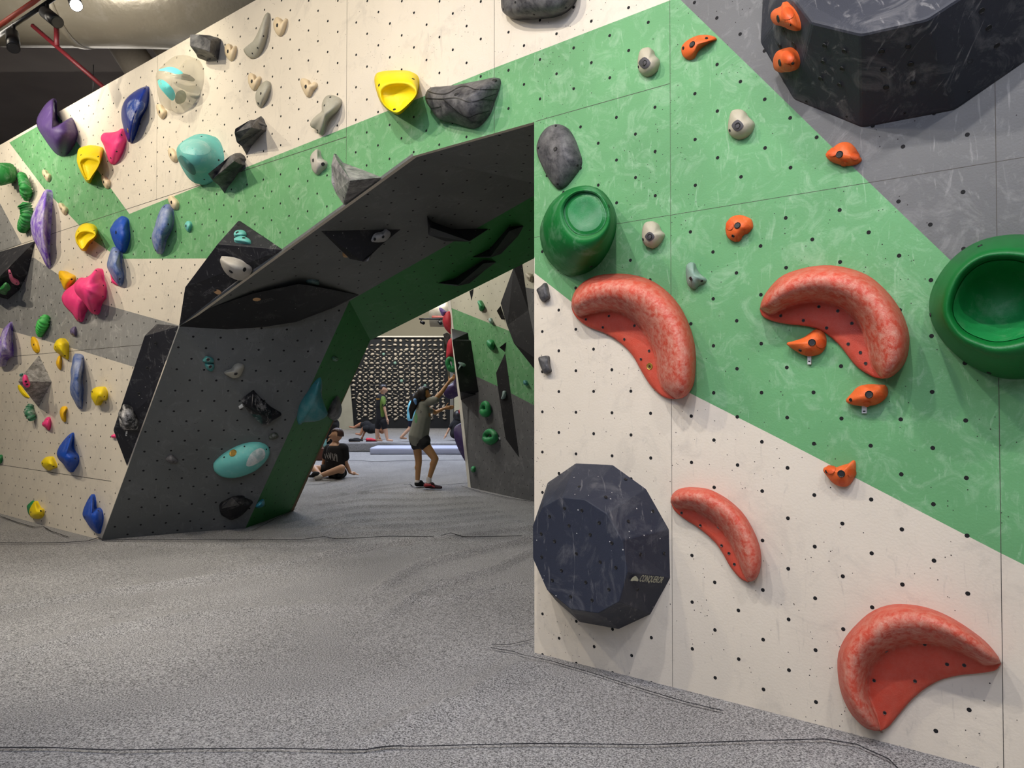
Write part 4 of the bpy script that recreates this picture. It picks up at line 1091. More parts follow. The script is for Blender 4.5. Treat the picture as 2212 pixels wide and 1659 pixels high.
blob('climbing_hold', 'teal speckled screw-on hold, lower of two on the black volume', 'G', '1060,345 1110,328 1152,340 1185,365 1180,390 1130,385 1080,375 1050,360', .04, TEAL, pl=px, bolts=[(1130, 347)], br=.012, n=28)
mesh_plug = stud(uv_, cp('G', (920, 775)), .03, name='wood_plug', mat=WOOD)
text_on(uv_, 'CONQUEROR', cp('G', (822, 808)), cp('G', (912, 752)), plain('faded print', (92, 90, 90)), hgt=.05)

# ================================================================== tunnel leg
o = blob('climbing_hold', 'teal flying-saucer macro hold on the grey tunnel leg', 'H', '890,1000 900,960 970,890 1080,825 1180,797 1270,800 1325,835 1338,880 1310,940 1240,1010 1150,1055 1050,1080 960,1070 905,1035', .15, TEAL, pl=LA, screws=[(1136, 828), (1310, 850), (974, 913), (1245, 1018)], apex=(1150, 950), sr=.008)
stud(o, cp('H', (1044, 880)), .035, name='badge', mat=BRASS)
patch(o, cps('H', '1150,960 1190,880 1260,840 1300,870 1285,930 1210,975 1160,985'), hmat('chalked teal', (130, 170, 166), chalk=.8, lo=.35, hi=.6), 'chalked_lip')
facet('climbing_hold', 'black glossy scooped hold on the grey tunnel leg', 'H', [(1210, 390, .03), (1115, 470, .05), (1125, 495, .05), (1180, 562, .08), (1275, 662, .06), (1335, 655, .04), (1355, 630, .08), (1430, 585, .03), (1433, 568, .02), (1350, 520, .02), (1270, 450, .02), (1195, 510, .15), (1270, 580, .15)],
      [(0, 1, 2, 11), (11, 2, 3, 4, 12), (0, 11, 12, 9, 10), (12, 4, 5, 6), (12, 6, 7, 8, 9)], hmat('glossy black resin', (26, 26, 28), chalk=.6, scale=7, lo=.5, hi=.8, rough=.25), pl=LA, cat='climbing hold', bev=.012)
facet('climbing_hold', 'black boxy hold lowest on the grey tunnel leg', 'H', [(1115, 1215, .0), (1040, 1240, .03), (955, 1298, .06), (938, 1340, .08), (950, 1380, .06), (1030, 1422, .02), (1100, 1390, 0), (1160, 1350, 0), (1207, 1290, 0), (1208, 1265, 0), (1150, 1225, 0), (1010, 1330, .2), (1110, 1300, .16)],
      [(0, 1, 2, 3, 11, 12), (3, 4, 5, 11), (11, 5, 6, 12), (12, 6, 7, 8, 9), (0, 12, 9, 10)], hmat('soot black resin', (18, 18, 20), chalk=.1), pl=LA, cat='climbing hold', bev=.02)
blob('climbing_hold', 'teal figure-eight hold, upper lobe with bolt on the grey leg', 'H', '812,128 802,148 822,160 860,162 890,158 888,135 862,116 832,110', .05, TEALD, pl=LA, n=28)
blob('climbing_hold', 'teal figure-eight hold, lower lobe with bolt on the grey leg', 'H', '822,165 825,195 842,218 875,230 895,205 893,172 860,165', .05, TEALD, pl=LA, n=28)
for nm, p in (('a', (847, 136)), ('b', (864, 192))):
    t_ = [x for x in bpy.data.objects if x.get('label', '').startswith('teal figure-eight hold, ' + ('upper' if nm == 'a' else 'lower'))][0]
    stud(t_, cp('H', p), .016, ring=STEEL)
o = blob('climbing_hold', 'grey bird-beak hold on the grey tunnel leg', 'H', '1090,165 1052,182 1030,215 980,235 978,250 1010,268 1050,285 1100,268 1130,210 1130,178', .08, GREIGE, pl=LA, n=32)
stud(o, cp('H', (1067, 249)), .018, ring=STEEL)
o = blob('climbing_hold', 'small grey wedge hold on the left of the grey tunnel leg', 'H', '545,897 508,930 540,955 580,965 607,945 572,908', .05, hmat('mid grey resin', (92, 90, 90), chalk=.2), pl=LA, n=28)
stud(o, cp('H', (572, 950)), .014, ring=STEEL)
blob('climbing_hold', 'dim olive pebble hold near the leg\'s green corner', 'H', '1330,765 1345,730 1380,720 1405,735 1400,755 1360,772', .04, hmat('dim olive resin', (74, 78, 66)), pl=LA, n=24)
blob('climbing_hold', 'translucent teal shark-fin macro hold at the leg\'s green corner', 'H', '1743,280 1700,310 1640,400 1590,480 1565,560 1560,640 1580,657 1605,636 1690,630 1750,615 1797,578 1795,550 1770,480 1752,420 1755,330', .12, hmat('fin teal resin', (52, 112, 112), chalk=.1, scale=3, lo=.5, hi=.7, rough=.25), pl=LA, screws=[(1708, 325)])
blob('climbing_hold', 'black leaf-shaped hold on the green inner side of the tunnel', 'H', '1883,425 1840,470 1808,540 1800,580 1830,612 1860,622 1890,600 1912,545 1905,490', .07, BLACKG, pl=LB, n=32)
blob('climbing_hold', 'small blue-teal hold low on the green inner side of the tunnel', 'H', '1290,1250 1250,1275 1228,1312 1262,1315 1295,1292', .05, hmat('blue teal resin', (44, 130, 150)), pl=LB, n=24)
blob('climbing_hold', 'dark green pebble hold high on the green inner side of the tunnel', 'H', '1845,112 1833,135 1850,150 1878,146 1882,122', .04, hmat('dull green resin', (70, 110, 84)), pl=LB, n=24)

# ================================================================== tunnel roof
tw = facet('climbing_volume', 'black three-sided volume hanging from the grey tunnel roof', 'I', [(50, 470, 0), (400, 460, 0), (740, 455, 0), (590, 570, .05), (475, 685, .16), (400, 730, .2), (300, 712, .12)], [(0, 1, 5, 6), (1, 2, 3, 4, 5)], BLACKD, pl=LC)
tp = on_plane(tw, cp('I', (560, 530)))
blob('climbing_hold', 'pale grey pad hold on the black volume under the roof', 'I', '520,495 492,540 496,565 590,562 640,520 645,480 610,458 590,482', .05, hmat('pale pad resin', (150, 148, 144), chalk=.4), pl=tp, bolts=[(583, 520), (512, 540)], n=32)
blob('climbing_hold', 'small amber hold on the edge of the black roof volume', 'I', '245,640 240,688 270,697 306,685 292,655 262,650', .03, hmat('amber cream', (170, 130, 80)), pl=LC, n=24)
blob('climbing_hold', 'grey nub hold at the lower tip of the black roof volume', 'I', '440,690 480,668 475,710 440,728 405,735', .22, hmat('tip grey resin', (110, 108, 104)), pl=LC, n=24, base_h=.3)
blob('climbing_hold', 'flat dull teal hold on the grey tunnel roof', 'G', '1625,695 1660,680 1720,690 1732,718 1690,726 1640,716', .03, hmat('dull teal', (72, 96, 92)), pl=LC, n=24)
facet('climbing_volume', 'black folded dart volume on the roof where grey meets green', 'I', [(1000, 390, .0), (970, 505, .0), (1110, 560, .02), (1322, 560, .05), (1495, 445, 0), (1180, 455, 0), (985, 440, .1), (1320, 556, .12)], [(0, 6, 7, 5), (6, 1, 2, 3, 7), (5, 7, 4), (7, 3, 4)], BLACKD, pl=LC)
facet('climbing_volume', 'slim black blade volume on the green roof, the upper of two', 'I', [(1340, 695, 0), (1490, 625, 0), (1660, 450, .02), (1785, 425, 0), (1740, 510, 0), (1590, 668, .02), (1490, 700, .02), (1500, 690, .12), (1660, 470, .1)], [(0, 1, 7), (0, 7, 6), (1, 2, 8, 7), (2, 3, 8), (7, 8, 3, 4, 5, 6)], BLACKD, pl=LE)
facet('climbing_volume', 'slim black blade volume on the green roof, the lower of two', 'I', [(1045, 915, 0), (1180, 882, 0), (1440, 735, .02), (1552, 735, 0), (1460, 800, 0), (1320, 920, .02), (1210, 940, .02), (1225, 930, .12), (1440, 745, .08)], [(0, 1, 7), (0, 7, 6), (1, 2, 8, 7), (2, 3, 8), (7, 8, 3, 4, 5, 6)], BLACKD, pl=LE)
uvv = facet('climbing_volume', 'large black winged volume across the fold of leg and roof', 'G', [(612, 1052, 0, LC), (850, 910, .0, LC), (1200, 790, .03, LC), (1560, 715, .06, LC), (1640, 722, .06, LC), (2050, 800, 0, LC), (1850, 900, .0, LA), (1550, 1015, .08, LA), (1300, 1055, .03, LA), (1000, 1075, .0, LA)], [(0, 1, 2, 3, 7, 8, 9), (3, 4, 5, 6, 7)], BLACKD, pl=LC, skirt=False)
text_on(uvv, 'CONQUEROR', cp('G', (1240, 870)), cp('G', (1375, 835)), plain('dim print', (62, 60, 60)), hgt=.05)
stud(uvv, cp('G', (1233, 836)), .03, name='wood_plug', mat=WOOD)

# ================================================================== far wall
facet('climbing_volume', 'tall black box volume on the far wall\'s left end', 'V', [(140, 117, 0), (275, 152, .0), (145, 215, .34), (275, 155, .01), (208, 655, .34), (338, 680, .01), (218, 728, 0), (338, 684, .0)], [(0, 1, 3, 2), (2, 3, 5, 4), (4, 5, 7, 6)], BLACKD, pl=FW)
facet('climbing_volume', 'long black shard volume running down the far wall', 'V', [(598, 320, 0), (518, 495, .1), (530, 600, .1), (600, 1060, .08), (720, 1225, 0), (690, 1000, .0), (640, 620, 0)], [(0, 1, 2, 6), (2, 3, 5, 6), (3, 4, 5)], BLACKD, pl=FW)
facet('climbing_volume', 'small black triangular volume above the long shard', 'V', [(608, 230, 0), (545, 278, .08), (597, 320, 0)], [(0, 1, 2)], BLACKD, pl=FW)
facet('climbing_volume', 'wide black slab volume rising from the far wall to the roof', 'X', [(1127, 560, 0), (1109, 578, .1), (1081, 655, .14), (1095, 703, .14), (1110, 742, .12), (1156, 800, 0), (1165, 780, 0), (1142, 670, 0), (1128, 566, 0)], [(0, 1, 2, 3, 4, 7), (4, 5, 6, 7)], BLACKD, pl=FW)
facet('climbing_volume', 'small black wedge volume behind the wide slab\'s left corner', 'Q', [(1590, 790, 0), (1520, 880, .1), (1600, 1028, .05), (1670, 1030, 0)], [(0, 1, 2, 3)], BLACKD, pl=FW)
facet('climbing_volume', 'black spike volume hanging from the far wall\'s top', 'Q', [(1055, 545, .04), (1130, 500, 0), (1128, 570, 0), (1095, 722, 0)], [(0, 3, 2, 1)], BLACKD, pl=FW)
blob('climbing_hold', 'green cup hold on the green stripe of the far wall', 'V', '455,212 438,235 448,270 475,300 500,290 506,250 490,220', .12, GRNS, pl=FW, n=28)
blob('climbing_hold', 'green bent hold on the cream top of the far wall', 'Q', '1230,702 1195,722 1213,790 1225,860 1260,890 1300,860 1315,800 1275,735', .1, GRNS, pl=FW, n=28)
blob('climbing_hold', 'pale teal hold on the cream and green border of the far wall', 'Q', '1410,1000 1385,1040 1410,1090 1450,1112 1462,1062', .08, hmat('mist teal', (130, 160, 148)), pl=FW, n=24)
blob('climbing_hold', 'cream hold at the top right of the far wall', 'Q', '2030,230 2012,270 2050,350 2105,390 2143,350 2140,285 2090,245', .07, CRMG, pl=FW, n=28, bolts=[(2060, 318)])
blob('climbing_hold', 'teal nub hold on the right of the far wall', 'V', '752,562 755,592 780,605 793,587 772,562', .07, TEALD, pl=FW, n=24)
blob('climbing_hold', 'small green nub hold near the far wall\'s foot', 'V', '308,1300 303,1325 318,1345 340,1335 341,1302 325,1292', .08, GRNS, pl=FW, n=24)
def ringhold(label, c, ctr, rx, ry, r, mat, pl, h=.06, tilt=0):
    V = []; Fc = []; A, B = 28, 10
    for i in range(A):
        a = i / A * 2 * math.pi
        ex, ey = rx * math.cos(a), ry * math.sin(a)
        ex, ey = ex * math.cos(tilt) - ey * math.sin(tilt), ex * math.sin(tilt) + ey * math.cos(tilt)
        w_ = pl.un(cp(c, (ctr[0] + ex, ctr[1] + ey)), h)
        cw = pl.un(cp(c, ctr), h); d = (w_ - cw).normalized()
        rr_ = r * (1.25 if math.sin(a) > .4 else .9)
        for j in range(B):
            b_ = j / B * 2 * math.pi
            V.append(w_ + d * rr_ * math.cos(b_) + pl.n * rr_ * math.sin(b_))
    for i in range(A):
        for j in range(B): Fc.append((i * B + j, i * B + (j + 1) % B, ((i + 1) % A) * B + (j + 1) % B, ((i + 1) % A) * B + j))
    o = mesh_obj('climbing_hold', V, Fc, mat, smooth=True, loc=pl.un(cp(c, ctr), 0)); fix_normals(o)
    return tag(o, label, 'climbing hold')
ringhold('green ring hold on the far wall\'s grey paint, the upper one', 'V', (428, 800), 24, 42, .05, GRNS, FW)
ringhold('green ring hold on the far wall\'s grey paint, the lower one', 'V', (470, 1035), 40, 38, .055, GRNS, FW)
g_ = [x for x in bpy.data.objects if x.get('label', '').startswith('tall black box volume')][0]
blob('climbing_hold', 'pale teal grip on the front of the tall black box volume', 'V', '205,402 195,410 210,430 195,465 205,470 225,440 250,445 262,425 240,410', .05, hmat('mist grip', (120, 140, 136), chalk=.5), pl=on_plane(g_, cp('V', (228, 425))), n=28)
g_ = [x for x in bpy.data.objects if x.get('label', '').startswith('long black shard')][0]
blob('climbing_hold', 'pale teal grip on the long black shard volume', 'V', '575,655 570,690 562,718 590,715 605,690 603,655 588,648', .05, hmat('mist grip', (120, 140, 136)), pl=on_plane(g_, cp('V', (585, 685))), n=28)
# holds on the hidden face round its left end
EN = Plane(FW.un((985, 800)) + Vector((0, .25, 0)), (0, -1, .0))
RED = hmat('coral red resin', (196, 54, 68), chalk=.2, chalk_col=(240, 170, 170), scale=3)
DPUR = hmat('dim purple resin', (64, 50, 92), chalk=.2, scale=5)
blob('climbing_hold', 'coral red curved hold highest on the far wall\'s left end', 'Q', '690,890 640,930 605,1000 605,1080 640,1180 700,1250 760,1290 790,1200 770,1020 740,900', .12, RED, pl=EN, n=32)
blob('climbing_hold', 'coral red curved hold above the green ring on the far wall\'s left end', 'V', '130,200 105,240 95,320 100,380 155,372 190,350 185,280 160,210', .12, RED, pl=EN, n=32)
blob('climbing_hold', 'coral red hold by the reaching person\'s raised hand', 'V', '150,585 165,570 195,590 230,690 207,698 180,670 155,620', .1, RED, pl=EN, n=28)
blob('climbing_hold', 'purple macro hold touched by the reaching person\'s raised hand', 'V', '168,480 170,530 150,580 100,610 72,665 88,700 130,720 180,700 215,670 215,560 200,490', .14, DPUR, pl=EN, n=32)
blob('climbing_hold', 'purple drop-shaped macro hold at the foot of the far wall\'s end', 'V', '250,925 192,935 160,970 160,1030 175,1090 220,1190 290,1290 320,1200 300,1000', .16, DPUR, pl=EN, n=32)
blob('climbing_hold', 'purple hold peeking out at the far wall\'s top left', 'Q', '540,835 560,900 600,970 660,960 680,900 650,880 580,830', .08, hmat('lilac', (130, 104, 180), chalk=.5), pl=EN, n=24)
ringhold('green ring hold on the far wall\'s left end', 'V', (138, 420), 28, 46, .05, GRNS, EN, tilt=-.3)
for i, (cx, cy) in enumerate(((215, 825), (243, 1043), (262, 1187))):
    blob('climbing_hold', ('tiny coral red foothold above the purple drop', 'coral red foothold beside the purple drop', 'coral red foothold lowest, at the purple drop\'s tip')[i], 'V', ' '.join('%f,%f' % (cx + 16 * math.cos(a * .785), cy + 22 * math.sin(a * .785)) for a in range(8)), .07, RED, pl=EN, n=20)
facet('climbing_volume', 'grey slanted slab volume left of the tall black box', 'V', [(68, 165, 0), (100, 150, 0), (125, 165, 0), (130, 240, 0), (100, 260, 0), (85, 230, 0)], [(0, 1, 2, 3, 4, 5)], BLACKG, pl=EN)

# ------------------------------------------------------------------ size tags and badges
TAGM = plain('white tag', (206, 206, 200), rough=.5)
def size_tag(label, c, q, pl=W, h=.012):
    P_ = cps(c, q)
    F_ = [pl.un(p, h) for p in P_]; B_ = [pl.un(p, 0) for p in P_]
    B_ = [f - pl.n * h for f in F_]
    o = mesh_obj('hold_tag', F_ + B_, [(0, 1, 2, 3), (0, 4, 5, 1), (1, 5, 6, 2), (2, 6, 7, 3), (3, 7, 4, 0)], TAGM, loc=sum(B_, Vector()) / 4)
    fix_normals(o, pl.n)
    tag(o, label, 'tag')
    cx, cy = cen(P_); w_ = (max(p[0] for p in P_) - min(p[0] for p in P_)) * .28
    d = [pl.un((cx - w_, cy + w_), h + .001), pl.un((cx + w_, cy + w_), h + .001), pl.un((cx + w_, cy + w_ * 2), h + .001), pl.un((cx - w_, cy + w_ * 2), h + .001)]
    mesh_obj('slot', d, [(0, 1, 2, 3)], HOLE, parent=o)
size_tag('small white tag hanging below the orange teardrop hold', 'N', '487,1060 515,1060 515,1132 487,1132')
size_tag('small white tag hanging below the orange leaf-shaped hold', 'N', '920,1458 958,1458 958,1522 920,1522')
size_tag('tiny white tag on the tall black volume by the tunnel foot', 'D', '1368,360 1386,362 1378,412 1362,410', on_plane(tv2, cp('D', (1373, 388))), .01)
size_tag('tiny white tag left of the black glossy scooped hold', 'H', '1092,520 1120,500 1128,512 1098,530', LA, .03)
size_tag('tiny white tag beside the lower green ring hold', 'V', '530,1046 546,1042 550,1064 536,1068', FW, .02)
c1 = [x for x in bpy.data.objects if x.get('label', '').startswith('coral crescent macro hold nearest')][0]
stud(c1, cp('L', (1040, 1665)), .016, name='badge', mat=BRASS)
# ------------------------------------------------------------------ figures
def cap(V, Fc, a, b, ra, rb, n=14):
    d = b - a; L = d.length
    if L < 1e-6: d = Vector((0, 0, 1)); L = 1e-6
    d = d.normalized(); q = d.to_track_quat('Z', 'Y').to_matrix()
    s0 = len(V); rings = []
    for t in (-90, -60, -30, 0): rings.append((a + d * ra * math.sin(math.radians(t)), ra * max(math.cos(math.radians(t)), .02)))
    for t in (0, 30, 60, 90): rings.append((b + d * rb * math.sin(math.radians(t)), rb * max(math.cos(math.radians(t)), .02)))
    for c, r in rings:
        for i in range(n):
            t = i / n * 2 * math.pi
            V.append(c + q @ Vector((r * math.cos(t), r * math.sin(t), 0)))
    for k in range(len(rings) - 1):
        for i in range(n): Fc.append((s0 + k * n + i, s0 + k * n + (i + 1) % n, s0 + (k + 1) * n + (i + 1) % n, s0 + (k + 1) * n + i))
    Fc.append(tuple(s0 + i for i in range(n))[::-1]); Fc.append(tuple(s0 + (len(rings) - 1) * n + i for i in range(n)))


def ell(V, Fc, c, ax, n=18, m=10, warp=None, keep=None):
    """ellipsoid with axes ax (three vectors)"""
    s0 = len(V)
    for j in range(m + 1):
        ph = -math.pi / 2 + math.pi * j / m
        for i in range(n):
            th_ = i / n * 2 * math.pi
            p = Vector((math.cos(ph) * math.cos(th_), math.cos(ph) * math.sin(th_), math.sin(ph)))
            if warp: p = warp(p)
            V.append(c + ax[0] * p.x + ax[1] * p.y + ax[2] * p.z)
    for j in range(m):
        for i in range(n):
            f = (s0 + j * n + i, s0 + j * n + (i + 1) % n, s0 + (j + 1) * n + (i + 1) % n, s0 + (j + 1) * n + i)
            Fc.append(f)


def remesh(name, V, Fc, mat, parent, vox, smooth=4, clip=None):
    me = bpy.data.meshes.new(name); me.from_pydata([tuple(v) for v in V], [], Fc)
    t = bpy.data.objects.new('t', me); COL.objects.link(t)
    m = t.modifiers.new('r', 'REMESH'); m.mode = 'VOXEL'; m.voxel_size = vox
    s = t.modifiers.new('s', 'SMOOTH'); s.factor = .5; s.iterations = smooth
    bpy.context.view_layer.update()
    e = bpy.data.meshes.new_from_object(t.evaluated_get(bpy.context.evaluated_depsgraph_get()))
    bpy.data.objects.remove(t)
    vs = [v.co.copy() for v in e.vertices]; fs = [tuple(p.vertices) for p in e.polygons]
    if clip:
        fs = [f for f in fs if not clip(sum((vs[i] for i in f), Vector()) / len(f))]
    o = mesh_obj(name, vs, fs, mat, parent=parent, smooth=True, loc=wm(parent).translation.copy())
    return o


def head_parts(c, f, up, s, V, Fc, chin=.0):
    """head centred at c, facing f; s = half height"""
    f = f.normalized(); r = f.cross(up).normalized(); u = r.cross(f).normalized()
    def wp_(p):
        q = Vector(p)
        if q.z < 0: q.x *= 1 + .42 * q.z; q.y = q.y * (1 + .2 * q.z) - .12 * q.z
        if q.y > .75 and abs(q.x) < .3 and -.35 < q.z < .15: q.y += .06
        return q
    ell(V, Fc, c, (r * s * .72, f * s * .86, u * s), n=24, m=16, warp=wp_)
    cap(V, Fc, c + f * s * .86 + u * s * .05, c + f * s * 1.03 - u * s * .2, s * .07, s * .12, 8)   # nose
    cap(V, Fc, c + f * s * .8 - u * s * .47, c + f * s * .84 - u * s * .5, s * .16, s * .1, 8)   # lips
    for k in (-1, 1):
        ell(V, Fc, c + r * k * s * .72 - f * s * .05 - u * s * .08, (r * s * .1, f * s * .17, u * s * .24), 10, 6)
    return r, u


def hair_cap(name, c, f, up, s, mat, parent, low=-.25, front=.3, sc=1.12):
    f = f.normalized(); r = f.cross(up).normalized(); u = r.cross(f).normalized()
    V = []; Fc = []; n, m = 36, 26
    for j in range(m + 1):
        ph = -math.pi / 2 + math.pi * j / m
        for i in range(n):
            t = i / n * 2 * math.pi
            p = Vector((math.cos(ph) * math.cos(t), math.cos(ph) * math.sin(t), math.sin(ph)))
            k = sc * (1 + .03 * math.sin(9 * t + 5 * ph))
            # pull the shell inside the head over the face and under the nape
            if p.y > .15 and p.z < front + .25 * abs(p.x): k = .7
            if p.z < low: k = .72
            V.append(c + r * p.x * s * .76 * k + f * (p.y * s * .9 * k - .03 * s) + u * p.z * s * k)
    for j in range(m):
        for i in range(n): Fc.append((j * n + i, j * n + (i + 1) % n, (j + 1) * n + (i + 1) % n, (j + 1) * n + i))
    return mesh_obj(name, V, Fc, mat, parent=parent, smooth=True, loc=c)


SKIN = plain('warm skin', (176, 130, 82), rough=.55, var=.03)
SKIN2 = plain('light skin', (198, 154, 122), rough=.55, var=.03)
HAIR = plain('black hair', (24, 19, 18), rough=.45)
HAIRB = plain('dark brown hair', (58, 34, 24), rough=.5)
BLACKC = plain('black cloth', (18, 18, 20), rough=.9)
WHITEC = plain('white sock', (214, 206, 196), rough=.9)
GREYC = plain('grey tee', (128, 128, 116), rough=.9)


def hand(V, Fc, wrist, tip, side, s=1.0, curl=.3):
    """palm, four fingers and a thumb; side = direction of the thumb"""
    d = (tip - wrist).normalized(); sd = (side - d * side.dot(d)).normalized(); nn = d.cross(sd)
    cap(V, Fc, wrist, wrist + d * .075 * s, .026 * s, .034 * s)
    cap(V, Fc, wrist + d * .05 * s + sd * .018 * s, wrist + d * .085 * s + sd * .022 * s, .02 * s, .014 * s)
    for k, L in ((-1.5, .055), (-.5, .072), (.5, .078), (1.5, .07)):
        b = wrist + d * .09 * s + sd * k * .019 * s
        m = b + d * L * .55 * s + nn * L * curl * .35 * s
        e = m + d * L * .4 * s + nn * L * curl * .7 * s
        cap(V, Fc, b, m, .0105 * s, .0095 * s, 8); cap(V, Fc, m, e, .0095 * s, .008 * s, 8)
    t0 = wrist + d * .03 * s + sd * .03 * s
    t1 = t0 + (d * .6 + sd * .8).normalized() * .045 * s
    cap(V, Fc, t0, t1, .013 * s, .0115 * s, 8); cap(V, Fc, t1, t1 + (d * .85 + sd * .5).normalized() * .03 * s, .011 * s, .009 * s, 8)


def shoe(name, heel, toe, mat, parent, r=.045, sole=None):
    V = []; Fc = []
    d = (toe - heel)
    cap(V, Fc, heel + Vector((0, 0, .06)), heel + d * .35 + Vector((0, 0, .065)), .05, .052)
    cap(V, Fc, heel + d * .35 + Vector((0, 0, .045)), toe + Vector((0, 0, .028)), .045, .028)
    V2 = [Vector((v.x, v.y, max(v.z, heel.z + .004))) for v in V]
    return remesh(name, V2, Fc, mat, parent, .012, 2)


def P3(c, p, Y):
    return at(cp(c, p), Y)


def root(label, loc):
    e = bpy.data.objects.new('person', None); COL.objects.link(e); e.location = loc; e.empty_display_size = .2
    return tag(e, label, 'person')

UP = Vector((0, 0, 1))
# ---- girl reaching for the wall
Y0 = 11.8
g = lambda x, y, dz=0: P3('T', (x, y), Y0 + dz)
rt = root('person in loose grey tee and black shorts reaching up to the wall holds', Vector((g(450, 1500).x, Y0, 0)))
V = []; Fc = []
sh1, el1, wr1 = g(545, 440, -.05), g(650, 330, -.02), g(738, 205, .02)
sh2, el2, wr2 = g(500, 530, .22), g(570, 580, .3), g(690, 525, .32)
for a, b, ra, rb in ((sh1, el1, .045, .036), (el1, wr1, .036, .024), (sh2, el2, .042, .035), (el2, wr2, .034, .023)): cap(V, Fc, a, b, ra, rb)
hand(V, Fc, wr1, g(790, 160, .02), Vector((0, .3, 1)), .95, .6)
hand(V, Fc, wr2, g(760, 515, .32), Vector((0, -.2, 1)), .95, .3)
hipA, knA, anA = g(345, 960, .1), g(368, 1185, .12), g(352, 1440, .12)
hipB, knB, anB = g(430, 955, -.08), g(572, 1150, -.1), g(495, 1405, -.1)
for a, b, ra, rb in ((hipA, knA, .078, .055), (knA, anA, .056, .034), (hipB, knB, .085, .057), (knB, anB, .057, .034)): cap(V, Fc, a, b, ra, rb)
cap(V, Fc, knA + (anA - knA) * .28 + Vector((-.012, 0, 0)), knA + (anA - knA) * .4, .05, .045)
cap(V, Fc, knB + (anB - knB) * .25 + Vector((-.012, 0, 0)), knB + (anB - knB) * .4, .052, .046)
cap(V, Fc, g(385, 900), g(430, 620), .12, .12); cap(V, Fc, g(420, 500), g(425, 420), .05, .045)
cap(V, Fc, g(390, 520, .02), sh1, .06, .05)
hc = g(432, 350, .0); hf = Vector((.9, .45, .02))
head_parts(hc, hf, UP, .108, V, Fc)
body = remesh('body', V, Fc, SKIN, rt, .008, 3)
V = []; Fc = []
cap(V, Fc, g(365, 880), g(415, 640), .165, .14); cap(V, Fc, g(415, 640), g(425, 500), .14, .1)
cap(V, Fc, g(375, 520, .02), g(500, 445, -.02), .06, .075); cap(V, Fc, g(500, 445, -.03), g(575, 425, -.05), .075, .062)
cap(V, Fc, g(430, 560, .1), g(510, 555, .22), .09, .06)
cap(V, Fc, g(300, 880), g(440, 885), .06, .08)
shirt = remesh('tee_shirt', V, Fc, GREYC, rt, .012, 5)
V = []; Fc = []
cap(V, Fc, g(350, 930, .06), g(415, 925, -.02), .13, .135); cap(V, Fc, hipA + Vector((0, 0, .02)), g(340, 985, .1), .09, .09); cap(V, Fc, hipB, g(440, 970, -.08), .098, .1)
remesh('shorts', V, Fc, BLACKC, rt, .012, 3)
hair_cap('hair', hc, hf, UP, .108, HAIR, rt, low=-.75, front=.45, sc=1.16)
V = []; Fc = []
for a, b, ra, rb in ((g(385, 360), g(330, 440), .085, .075), (g(330, 440), g(285, 540), .07, .055), (g(285, 540), g(275, 650), .05, .02)): cap(V, Fc, a, b, ra, rb)
remesh('ponytail', V, Fc, HAIR, rt, .012, 3)
cap_ = []; f_ = []
cap(cap_, f_, g(322, 425, -.09), g(335, 470, -.09), .03, .02)
remesh('hair_tie', cap_, f_, plain('pale blue cloth', (110, 160, 215)), rt, .01, 1)
V = []; Fc = []
for k in (-1, 1):
    rr_ = hf.normalized().cross(UP).normalized()
    c_ = hc + hf.normalized() * .1 + rr_ * k * .04 + UP * .008
    for i in range(10):
        a, b = i / 10 * 6.283, (i + 1) / 10 * 6.283
        cap(V, Fc, c_ + rr_ * .028 * math.cos(a) + UP * .022 * math.sin(a), c_ + rr_ * .028 * math.cos(b) + UP * .022 * math.sin(b), .0025, .0025, 6)
mesh_obj('glasses', V, Fc, plain('glasses frame', (150, 140, 130)), parent=rt, loc=hc)
for a, nm in ((anA, 'a'), (anB, 'b')):
    V = []; Fc = []; cap(V, Fc, a + Vector((0, 0, .02)), Vector((a.x, a.y, .07)), .042, .045)
    remesh('sock', V, Fc, WHITEC, rt, .01, 1)
SHOE = plain('red black shoe', (52, 22, 24), rough=.5)
RD = plain('shoe red', (176, 48, 52), rough=.5)
s1 = shoe('climbing_shoe', Vector((anA.x + .0, anA.y, .01)), Vector((anA.x + .12, anA.y + .12, .01)), BLACKC, rt)
s2 = shoe('climbing_shoe', Vector((anB.x - .04, anB.y, .01)), Vector((anB.x + .19, anB.y - .03, .01)), SHOE, rt)
V = []; Fc = []
cap(V, Fc, Vector((anB.x - .05, anB.y - .03, .075)), Vector((anB.x + .03, anB.y - .045, .08)), .028, .02)
cap(V, Fc, Vector((anB.x + .03, anB.y - .045, .08)), Vector((anB.x + .09, anB.y - .05, .05)), .012, .012)
mesh_obj('shoe_strap', V, Fc, RD, parent=rt, loc=V[0])
GP = plain('green print', (92, 140, 92)); DP = plain('dark print', (40, 40, 40))
patch(shirt, cps('T', '318,590 335,575 350,600 355,640 350,690 335,715 322,690 318,640'), GP, 'shirt_print', n=16, lift=.003)
text_on(shirt, 'AND', cp('T', (352, 545)), cp('T', (395, 590)), DP, hgt=.035)

